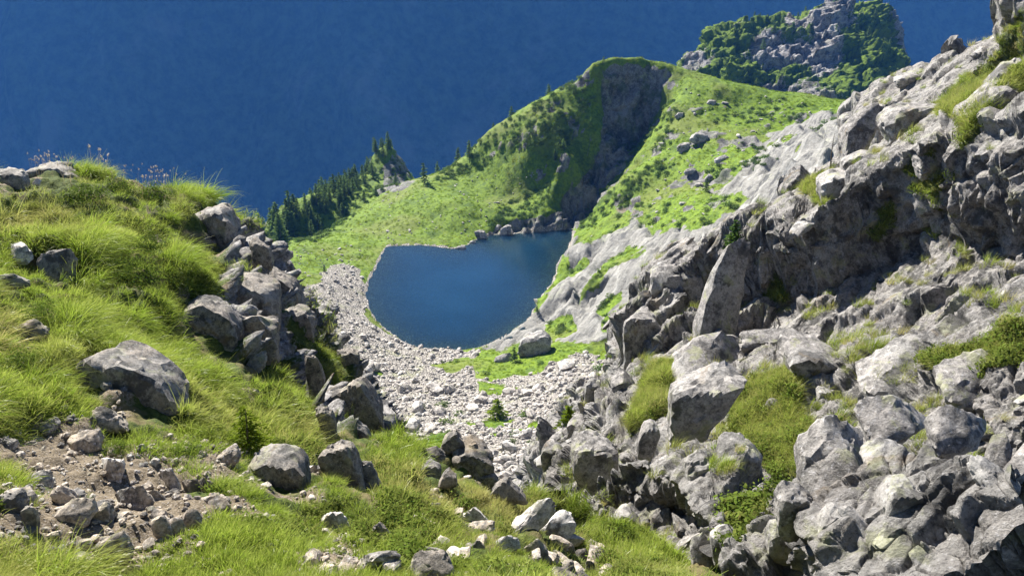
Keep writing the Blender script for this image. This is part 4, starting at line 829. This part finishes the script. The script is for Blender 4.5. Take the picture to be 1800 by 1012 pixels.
def blades(n, seed, rad, l0, l1, w, droop, lean, seg=4, spread=.9):
    r = np.random.default_rng(seed); Vv = []; Ff = []; T = []; b = 0
    for k in range(n):
        a = r.uniform(0, 6.283); q = rad * math.sqrt(r.random()); base = np.array([q * math.cos(a), q * math.sin(a), -.03])
        az = a + r.normal(0, .8); tilt = r.uniform(.05, spread) * (.4 + .6 * q / rad); L = r.uniform(l0, l1)
        d = np.array([math.sin(tilt) * math.cos(az) + lean, math.sin(tilt) * math.sin(az), math.cos(tilt)]); d /= np.linalg.norm(d)
        side = np.cross(d, [r.normal(), r.normal(), .2]); side /= np.linalg.norm(side) + 1e-9; p = base; dr = droop * r.uniform(.5, 1.5)
        for s in range(seg + 1):
            u = s / seg; ww = w * (1 - u ** 1.6) * .5 + (.0006 if s == seg else 0)
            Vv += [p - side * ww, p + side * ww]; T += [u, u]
            if s < seg: Ff.append([b + 2 * s, b + 2 * s + 1, b + 2 * s + 3, b + 2 * s + 2])
            p = p + d * L / seg; d = d + np.array([lean * .35, 0, -dr]) / seg; d /= np.linalg.norm(d)
        b += 2 * (seg + 1)
    return np.array(Vv), np.array(Ff), np.array(T)
def leaves(n, seed, rx, rz, size, up=.4):
    r = np.random.default_rng(seed); d = r.normal(size=(n, 3)); d /= np.linalg.norm(d, axis=1, keepdims=True); d[:, 2] = np.abs(d[:, 2])
    lob = 1 + .35 * fbm(d * 2.2 + seed, 3, seed); c = d * np.array([rx, rx, rz]) * (r.random((n, 1)) ** .35) * lob[:, None]
    nrm = d + r.normal(0, .6, (n, 3)) + (0, 0, up); nrm /= np.linalg.norm(nrm, axis=1, keepdims=True)
    a = np.cross(nrm, r.normal(size=(n, 3))); a /= np.linalg.norm(a, axis=1, keepdims=True); b = np.cross(nrm, a); s = size * r.uniform(.6, 1.3, (n, 1))
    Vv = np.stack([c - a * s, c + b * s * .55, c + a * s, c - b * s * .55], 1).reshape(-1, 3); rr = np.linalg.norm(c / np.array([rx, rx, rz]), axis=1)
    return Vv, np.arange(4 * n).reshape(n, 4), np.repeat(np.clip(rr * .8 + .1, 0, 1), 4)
def src(name, vft, mat): return bpy.data.objects.new(name, mesh_np(name, vft[0], vft[1], mat, True, {'t': vft[2]}))
def instancer(name, pos, rot, scale, tint, sources, **props):
    pos = np.asarray(pos, np.float32); n = len(pos)
    me = bpy.data.meshes.new(name); me.vertices.add(n); me.vertices.foreach_set('co', pos.ravel())
    me.attributes.new('rot', 'FLOAT_VECTOR', 'POINT').data.foreach_set('vector', np.asarray(rot, np.float32).ravel())
    me.attributes.new('size', 'FLOAT', 'POINT').data.foreach_set('value', np.asarray(scale, np.float32))
    me.attributes.new('tint', 'FLOAT', 'POINT').data.foreach_set('value', np.asarray(tint, np.float32))
    me.attributes.new('pick', 'INT', 'POINT').data.foreach_set('value', RNG.integers(0, len(sources), n).astype(np.int32))
    me.update(); o = obj(name, me, **props)
    c = bpy.data.collections.new(name + '_kinds')
    for s in sources: c.objects.link(s)
    g = bpy.data.node_groups.new(name, 'GeometryNodeTree'); g.interface.new_socket('Geometry', in_out='INPUT', socket_type='NodeSocketGeometry'); g.interface.new_socket('Geometry', in_out='OUTPUT', socket_type='NodeSocketGeometry')
    N = g.nodes.new; L = g.links.new; gi = N('NodeGroupInput'); go = N('NodeGroupOutput'); ip = N('GeometryNodeInstanceOnPoints'); ci = N('GeometryNodeCollectionInfo')
    ci.inputs['Collection'].default_value = c; ci.inputs['Separate Children'].default_value = True; ci.inputs['Reset Children'].default_value = True
    def at(nm, ty):
        a = N('GeometryNodeInputNamedAttribute'); a.data_type = ty; a.inputs[0].default_value = nm; return a.outputs[0]
    L(gi.outputs[0], ip.inputs['Points']); L(ci.outputs[0], ip.inputs['Instance']); ip.inputs['Pick Instance'].default_value = True
    L(at('pick', 'INT'), ip.inputs['Instance Index']); L(at('rot', 'FLOAT_VECTOR'), ip.inputs['Rotation']); L(at('size', 'FLOAT'), ip.inputs['Scale']); L(ip.outputs[0], go.inputs[0])
    o.modifiers.new('plants', 'NODES').node_group = g; return o
def place(V, N, ids, upmix=.5, wind=(.7, -.15), jit=.5, off=0.0):
    """positions and rotations that let a tuft hang downhill and with the wind"""
    n = len(ids); p = V[ids] + RNG.normal(0, off, (n, 3)) * (1, 1, 0) if off else V[ids].copy(); nn = N[ids]
    up = nn * upmix + np.array([0, 0, 1 - upmix]); up /= np.linalg.norm(up, axis=1, keepdims=True)
    hd = np.arctan2(nn[:, 1] * .9 + wind[1], nn[:, 0] * .9 + wind[0]) + RNG.normal(0, jit, n)
    ay = np.arctan2(up[:, 0], up[:, 2]); ax = -np.arcsin(np.clip(up[:, 1], -1, 1))
    rot = np.empty((n, 3))
    for k in range(n):
        R = Vector(up[k]).to_track_quat('Z', 'X').to_matrix()
        X = R.inverted() @ Vector((math.cos(hd[k]), math.sin(hd[k]), 0)); q = R @ Matrix.Rotation(math.atan2(X.y, X.x), 3, 'Z'); rot[k] = q.to_euler()[:]
    return p, rot
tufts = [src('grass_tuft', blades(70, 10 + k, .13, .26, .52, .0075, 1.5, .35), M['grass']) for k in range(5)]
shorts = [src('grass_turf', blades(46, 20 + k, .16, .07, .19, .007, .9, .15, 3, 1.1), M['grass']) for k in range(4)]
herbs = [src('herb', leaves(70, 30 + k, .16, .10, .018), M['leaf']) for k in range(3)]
Nn = grid_normals(NEAR['V']).reshape(-1, 3); cl_n = fbm(Vn * .55, 3, 51); cl_t = fbm(Vn * .35 + 9, 3, 52)
hide = np.zeros(len(Vn), bool); hide2 = hide.copy()
for pts in HERO_OUT:
    a = np.array(pts); c = a.mean(0); ext = max(np.ptp(a, axis=0)); q = c + (a - c) * (1 + 8 / ext); box = (np.abs(nx - c[0]) < 220) & (np.abs(ny - c[1]) < 260); bi = np.nonzero(box)[0]
    for dy in (0, 9): hide2[bi[in_poly(nx[bi], ny[bi] - dy, q)]] = True
    q = c + (a - c) * (1 + 22 / ext)
    for dy in (0, 12, 24, 36, 48, 62): hide[bi[in_poly(nx[bi], ny[bi] - dy * min(1.2, 8 / nd[bi].mean()), q)]] = True
for a, b, rx in SHRUB_AT: hide |= ((nx - a) / rx) ** 2 + ((ny - b) / (rx * .9)) ** 2 < 1.2
green = inview & ~hide & (nd < 30) & (soilv < .5) & (rockv < .45)
long_ok = green & (cl_n > -.12); ids = scatter(Vn, long_ok, 7600); p, r_ = place(Vn, Nn, ids, .6)
sz = RNG.uniform(.40, .92, len(ids)) * np.clip(.65 + .5 * cl_n[ids], .5, 1.2) * np.clip(.04 + nd[ids] / 14, .30, 1.3) * np.where((nx[ids] > 640) & (nd[ids] > 10), .5, 1)
tint = np.clip(.10 + .55 * cl_t[ids] + RNG.normal(0, .14, len(ids)), 0, .9)
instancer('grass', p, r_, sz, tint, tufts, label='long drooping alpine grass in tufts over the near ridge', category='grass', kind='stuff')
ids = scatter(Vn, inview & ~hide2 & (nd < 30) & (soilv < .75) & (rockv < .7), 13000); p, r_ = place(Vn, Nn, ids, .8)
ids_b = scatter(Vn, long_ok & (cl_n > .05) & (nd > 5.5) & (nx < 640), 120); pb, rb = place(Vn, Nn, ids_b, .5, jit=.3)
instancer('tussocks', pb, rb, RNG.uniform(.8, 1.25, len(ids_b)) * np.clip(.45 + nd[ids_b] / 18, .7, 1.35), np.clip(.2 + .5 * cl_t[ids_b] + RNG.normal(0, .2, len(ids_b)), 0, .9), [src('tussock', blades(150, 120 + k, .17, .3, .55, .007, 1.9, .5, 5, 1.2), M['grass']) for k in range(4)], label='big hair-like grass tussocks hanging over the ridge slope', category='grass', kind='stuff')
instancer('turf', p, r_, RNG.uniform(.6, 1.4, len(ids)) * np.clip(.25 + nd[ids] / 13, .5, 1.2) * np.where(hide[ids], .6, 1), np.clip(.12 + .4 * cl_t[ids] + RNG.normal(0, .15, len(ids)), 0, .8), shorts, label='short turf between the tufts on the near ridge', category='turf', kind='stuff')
ids = scatter(Vn, green & (nd > 6.0) & (fbm(Vn * .5 + 3, 3, 53) > -.05), 6500); p, r_ = place(Vn, Nn, ids, .9)
instancer('herbs', p, r_, RNG.uniform(.5, 1.3, len(ids)), np.clip(RNG.normal(.1, .2, len(ids)), 0, 1), herbs, label='low leafy herbs and dwarf shrubs between the grass', category='herbs', kind='stuff')
Nc = grid_normals(CLIFF['V']).reshape(-1, 3); gv = CLIFF['grass'].ravel(); cv = (cx_ > 900) & (cx_ < 1850) & (cy_ > -40) & (cy_ < 1060) & (cdp < 70)
ids = np.r_[scatter(Vc, cv & (gv > .45), 5200), scatter(Vc, cv & (Nc[:, 2] > .80) & (fbm(Vc * .5, 3, 55) > .25), 900)]; p, r_ = place(Vc, Nc, ids, .5)
instancer('ledge_grass', p, r_, RNG.uniform(.5, 1.1, len(ids)) * np.clip(cdp[ids] / 22, .35, 1.1), np.clip(RNG.normal(.22, .2, len(ids)), 0, 1), [src('grass_tuft', blades(60, 40 + k, .16, .2, .45, .011, 1.2, .25), M['grass']) for k in range(3)], label='grass cushions on the ledges of the crag', category='grass', kind='stuff')
ids = scatter(Vc, cv & (gv > .45), 2600); p, r_ = place(Vc, Nc, ids, .7)
instancer('ledge_herbs', p, r_, RNG.uniform(.8, 1.8, len(ids)), np.clip(RNG.normal(.1, .2, len(ids)), 0, 1), herbs_c := [src('herb', leaves(80, 60 + k, .18, .14, .022), M['leaf']) for k in range(3)], label='leafy herbs among the ledge grass of the crag', category='herbs', kind='stuff')
# the meadows beyond the lake
Nm = grid_normals(MID['V']).reshape(-1, 3); gcl = fbm(Vm * .11, 3, 57)
mtuft = [src('meadow_tuft', blades(34, 70 + k, .34, .18, .45, .05, .8, .1, 2, 1.2), M['turf']) for k in range(4)]
ids = scatter(Vm, mview & (rkv < .55) & (scv < .55) & (lkv > .4) & (md > 90), 30000); p, r_ = place(Vm, Nm, ids, .7, jit=2, off=.2)
instancer('meadow_grass', p, r_, RNG.uniform(.6, 1.5, len(ids)) * np.clip(md[ids] / 250, .7, 1.2), np.clip(.15 + .5 * gcl[ids] + RNG.normal(0, .15, len(ids)), 0, 1), mtuft, label='bright green meadow grass round the lake and over the hill', category='grass', kind='stuff')
bush = [src('scrub_bush', leaves(150, 80 + k, 1.0, .85, .17), M['scrub']) for k in range(5)]
def polyv(poly, extra=True): return mview & in_px(poly) & (lkv > 1.5) & extra
ids = np.r_[scatter(Vm, polyv([(760,320),(790,285),(900,205),(1030,130),(1050,180),(1000,260),(930,260),(870,285),(800,318)], slv < .5), 520), scatter(Vm, polyv([(450,425),(500,385),(560,345),(620,300),(700,255),(730,310),(650,350),(610,395),(560,425)], slv < .5), 420),
           scatter(Vm, in_px([(640,640),(1080,620),(1060,800),(950,900),(700,760)]) & mview, 26), scatter(Vm, polyv([(880,360),(960,320),(985,340),(900,395),(850,400)]), 80), scatter(Vm, polyv([(1050,330),(1180,170),(1200,200),(1150,330),(1040,400),(1010,405)], (fbm(Vm * .1, 2, 58) > 0)), 260),
           scatter(Vm, polyv([(1130,300),(1330,160),(1500,200),(1300,320),(1150,400),(1060,420)], (fbm(Vm * .08, 2, 59) > .3)), 160), scatter(Vm, polyv([(1000,480),(1450,250),(1450,300),(1100,590),(950,600)], (slv < .4)), 70)]
p, r_ = place(Vm, Nm, ids, .2, jit=3); sz = RNG.uniform(.5, 1.5, len(ids))
instancer('shrubbery', p, r_, sz, np.clip(RNG.normal(.25, .25, len(ids)), 0, 1), bush, label='dark green alder scrub on the ridges beyond the lake', category='scrub', kind='stuff')
Vp = PEAK['V'].reshape(-1, 3); Np = grid_normals(PEAK['V']).reshape(-1, 3); qx, qy, qd = proj(Vp); rp = PEAK['rock'].ravel(); pview = (qx > 1150) & (qx < 1700) & (qy > -30) & (qy < 230)
ids = scatter(Vp, pview & (rp < .6), 700); p, r_ = place(Vp, Np, ids, .2, jit=3)
instancer('scrub', p, r_, RNG.uniform(.5, 1.3, len(ids)), np.clip(RNG.normal(.2, .25, len(ids)), 0, 1), [src('scrub_bush', leaves(90, 90 + k, 1.0, .85, .26), M['scrub']) for k in range(4)], label='scrub clinging to the far crag', category='scrub', kind='stuff')

# ------------------------------------------------------------------ trees
def crown_mesh(seed, h=1.0, w=.20, n=26, card=.055, mat='needle', bare=.1):
    r = np.random.default_rng(seed); Vv = []; T = []
    for k in range(n):
        z = bare + (1 - bare) * (k / n) ** .9; L = w * (1 - z) ** .75 * r.uniform(.65, 1.25) + .012
        for b in range(int(4 + 4 * (1 - z))):
            if r.random() < .16: continue
            a = r.uniform(0, 6.283); d = np.array([math.cos(a), math.sin(a), r.uniform(-.35, .15)])
            for q in range(int(2 + 5 * (1 - z))):
                u = r.uniform(.15, 1.0); c = np.array([0, 0, z]) + d * L * u + r.normal(0, .012, 3); s = card * r.uniform(.6, 1.25)
                e1 = d * s + r.normal(0, .3 * s, 3); e2 = np.cross(d, r.normal(size=3)); e2 = e2 / np.linalg.norm(e2) * s * .55
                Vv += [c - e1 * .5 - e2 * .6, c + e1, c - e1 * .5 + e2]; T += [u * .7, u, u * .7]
    V = np.array(Vv) * h; return mesh_np('crown', V, np.arange(len(V)).reshape(-1, 3), M[mat], False, {'t': np.array(T)})
def trunk_mesh(seed, r0=.022, lean=.02):
    r = np.random.default_rng(seed); V = []; F = []; n = 6; zs = [-.04, .1, .3, .55, .8, .97]
    for i, z in enumerate(zs):
        rr = r0 * (1 - z * .93); c = np.array([lean * math.sin(z * 3 + seed), lean * z, z])
        V += [c + rr * np.array([math.cos(6.283 * k / n), math.sin(6.283 * k / n), 0]) for k in range(n)]
        if i: F += [[(i - 1) * n + k, (i - 1) * n + (k + 1) % n, i * n + (k + 1) % n, i * n + k] for k in range(n)]
    return mesh_np('trunk', V, F, M['bark'], True)
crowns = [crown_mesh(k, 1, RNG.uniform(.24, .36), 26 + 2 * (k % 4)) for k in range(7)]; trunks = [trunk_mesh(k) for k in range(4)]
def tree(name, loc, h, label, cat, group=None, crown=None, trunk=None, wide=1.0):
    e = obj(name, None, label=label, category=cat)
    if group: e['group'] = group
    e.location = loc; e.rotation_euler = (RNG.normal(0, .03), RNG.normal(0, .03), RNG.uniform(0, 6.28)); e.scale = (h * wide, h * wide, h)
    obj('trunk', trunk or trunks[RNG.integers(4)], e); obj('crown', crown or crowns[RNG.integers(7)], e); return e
spur = polyv([(455,420),(500,388),(560,345),(610,300),(660,262),(700,255),(690,275),(640,330),(600,382),(560,415),(480,428)])
for j in scatter(Vm, spur, 230): tree('larch_tree', Vm[j], RNG.uniform(5, 10.5) * (1.15 if mx_[j] < 520 else .8), 'dark conifer in the wood on the spur left beyond the lake', 'tree', 'conifers on the wooded spur')
for (a, b, h, lab) in [(745,322,8.5,'lone larch where the meadow ends beyond the lake, right of the dark rock tower'),(695,326,5.5,'smaller larch left of the lone larch at the meadow end'),(768,304,5,'short conifer on the skyline just right of the lone larch'),(803,290,7.5,'pointed conifer on the skyline right of the rock tower'),(824,278,7.5,'second pointed conifer on the skyline, nearer the green ridge'),
                      (900,204,4,'small conifer on the green ridge skyline below the summit'),(957,158,4,'small conifer on the ridge skyline nearest the summit'),(1062,112,3,'tiny conifer by the summit rock of the green ridge'),(868,232,3.5,'small conifer low on the ridge skyline'),(975,283,5,'small dark conifer in the middle of the rocky slope'),(990,262,4.2,'small dark conifer above the one in the middle of the rocky slope'),
                      (640,352,4.5,'small larch on the meadow edge by the wooded spur'),(660,343,4,'second small larch on the meadow edge by the wooded spur'),(905,634,3.6,'young larch on the green patch at the near end of the lake'),(570,478,2.4,'small bushy conifer at the top of the shore scree'),(945,548,2.2,'small bush-like conifer on the right shore of the lake'),(1240,336,4,'small tree on the meadow slope above the pale slabs')]:
    w = seen_m.at(a, b, 4)
    if w is not None: tree('larch_tree', w, h, lab, 'tree', wide=1.25 if h < 5 else 1.0)
for j in scatter(Vp, pview & (qy < 90) & (rp < .9) & (qx < 1575), 34): tree('larch_tree', Vp[j], RNG.uniform(4, 9), 'small dark tree on the crest of the far crag', 'tree', 'trees on the far crag')
seen_all = Seen(MID['V'], CLIFF['V'], NEAR['V'])
w = seen_all.at(875, 735, 4); tree('larch_tree', w, 4.0, 'bushy light green young larch in the middle of the scree', 'tree', wide=1.9, crown=crown_mesh(41, 1, .26, 26, .06, 'needle_light', .02))
w = seen_c.at(1285, 446); tree('pine_tree', w, 1.5, 'young pine on top of the crag beside the pale slabs', 'tree', wide=1.5, crown=crown_mesh(42, 1, .25, 30, .055, 'scrub'))
w = seen_c.at(998, 752); tree('fir_tree', w, .95, 'small bright fir at the left edge of the crag above the scree', 'tree', wide=1.6, crown=crown_mesh(43, 1, .27, 30, .06, 'needle_light', .03))
w = seen_n.at(440, 795); tree('fir_sapling', w, .62, 'yellow-green fir sapling in the grass above the two-lobed boulder', 'tree', wide=1.9, crown=crown_mesh(44, 1, .27, 70, .03, 'needle_light', .02))
# the dead trunk
w = P(1458, 312, 45); e = obj('dead_tree', None, label='bare dead tree trunk standing behind the crag before the pale slabs', category='tree'); e.location = w; e.scale = (2.6, 2.6, 2.6); obj('trunk', trunk_mesh(9, .026, .03), e)
for k in range(7):
    z = .35 + .09 * k; a = k * 2.4; m = Matrix.Translation((0, 0, z)) ; V = []; L = .10 * (1 - z * .5)
    d = np.array([math.cos(a), math.sin(a), .1]); c0 = np.array([0, 0, z]); n1 = np.cross(d, [0, 0, 1])
    V = [c0 - n1 * .005, c0 + n1 * .005, c0 + (0, 0, .008), c0 + d * L]; obj('branch', mesh_np('branch', V, [[0, 1, 3], [1, 2, 3], [2, 0, 3]], M['bark'], False), e)
# dwarf shrubs on the ridge
for k, (a, b, rx, lab) in enumerate([(232, 497, 60, 'dense dark juniper cushion in the middle of the grassy ridge'), (150, 352, 44, 'leafy low shrub on the ridge top left of the middle'), (265, 352, 42, 'leafy low shrub on the ridge top near its drop'), (205, 345, 40, 'leafy low shrub between the other two on the ridge top'), (262, 440, 34, 'reddish-tinged bilberry cushion above the dark juniper'), (70, 560, 40, 'dark leafy shrub at the left margin of the ridge'),
                                     (205, 790, 24, 'small pink-flowered cushion beside the flat-topped stone'), (330, 800, 36, 'leafy clump above the white-faced leaning slab'), (40, 640, 40, 'leafy clump at the left margin above the earth patch')]):
    w = seen_n.at(a, b)
    if w is None: continue
    d = proj(w)[2]; R = rx / FPX * d
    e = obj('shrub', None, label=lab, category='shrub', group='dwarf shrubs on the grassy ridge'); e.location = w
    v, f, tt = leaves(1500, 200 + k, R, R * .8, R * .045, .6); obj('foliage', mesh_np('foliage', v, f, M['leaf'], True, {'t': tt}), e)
    tv = []; tf = []
    for q in range(5):
        az = q * 1.26; b0 = len(tv); top = np.array([math.cos(az) * R * .5, math.sin(az) * R * .5, R * .35]); n1 = np.array([-math.sin(az), math.cos(az), 0]) * R * .02
        tv += [n1 + (0, 0, -.05), -n1 + (0, 0, -.05), np.array([0, 0, R * .03 - .05]), top]; tf += [[b0, b0 + 1, b0 + 3], [b0 + 1, b0 + 2, b0 + 3], [b0 + 2, b0, b0 + 3]]
    obj('stem', mesh_np('stem', tv, tf, M['bark'], False), e)
# seed heads against the blue
ids = scatter(Vn, inview & (ny < 352) & (nx > 60) & (nx < 420) & (nd < 23), 30); p, r_ = place(Vn, Nn, ids, .1, jit=1)
def stalk(seed):
    v, f, tt = blades(5, seed, .12, .35, .62, .005, .25, .15, 4, .3); tops = [v[10 * k + 9] for k in range(5)]
    lv, lf, lt = leaves(36, seed, .02, .05, .008); V = [v]; F = [f]; T = [tt]; b = len(v)
    for q in tops: V.append(lv + q); F.append(lf + b); T.append(lt * 0 + 1); b += len(lv)
    return np.concatenate(V), np.concatenate(F), np.concatenate(T)
instancer('seed_heads', p, r_, RNG.uniform(.7, 1.2, len(ids)), RNG.random(len(ids)) * .5, [src('seed_stalk', stalk(300 + k), M['stalk']) for k in range(3)], label='thin grass stalks with seed heads on the ridge skyline', category='grass', kind='stuff')
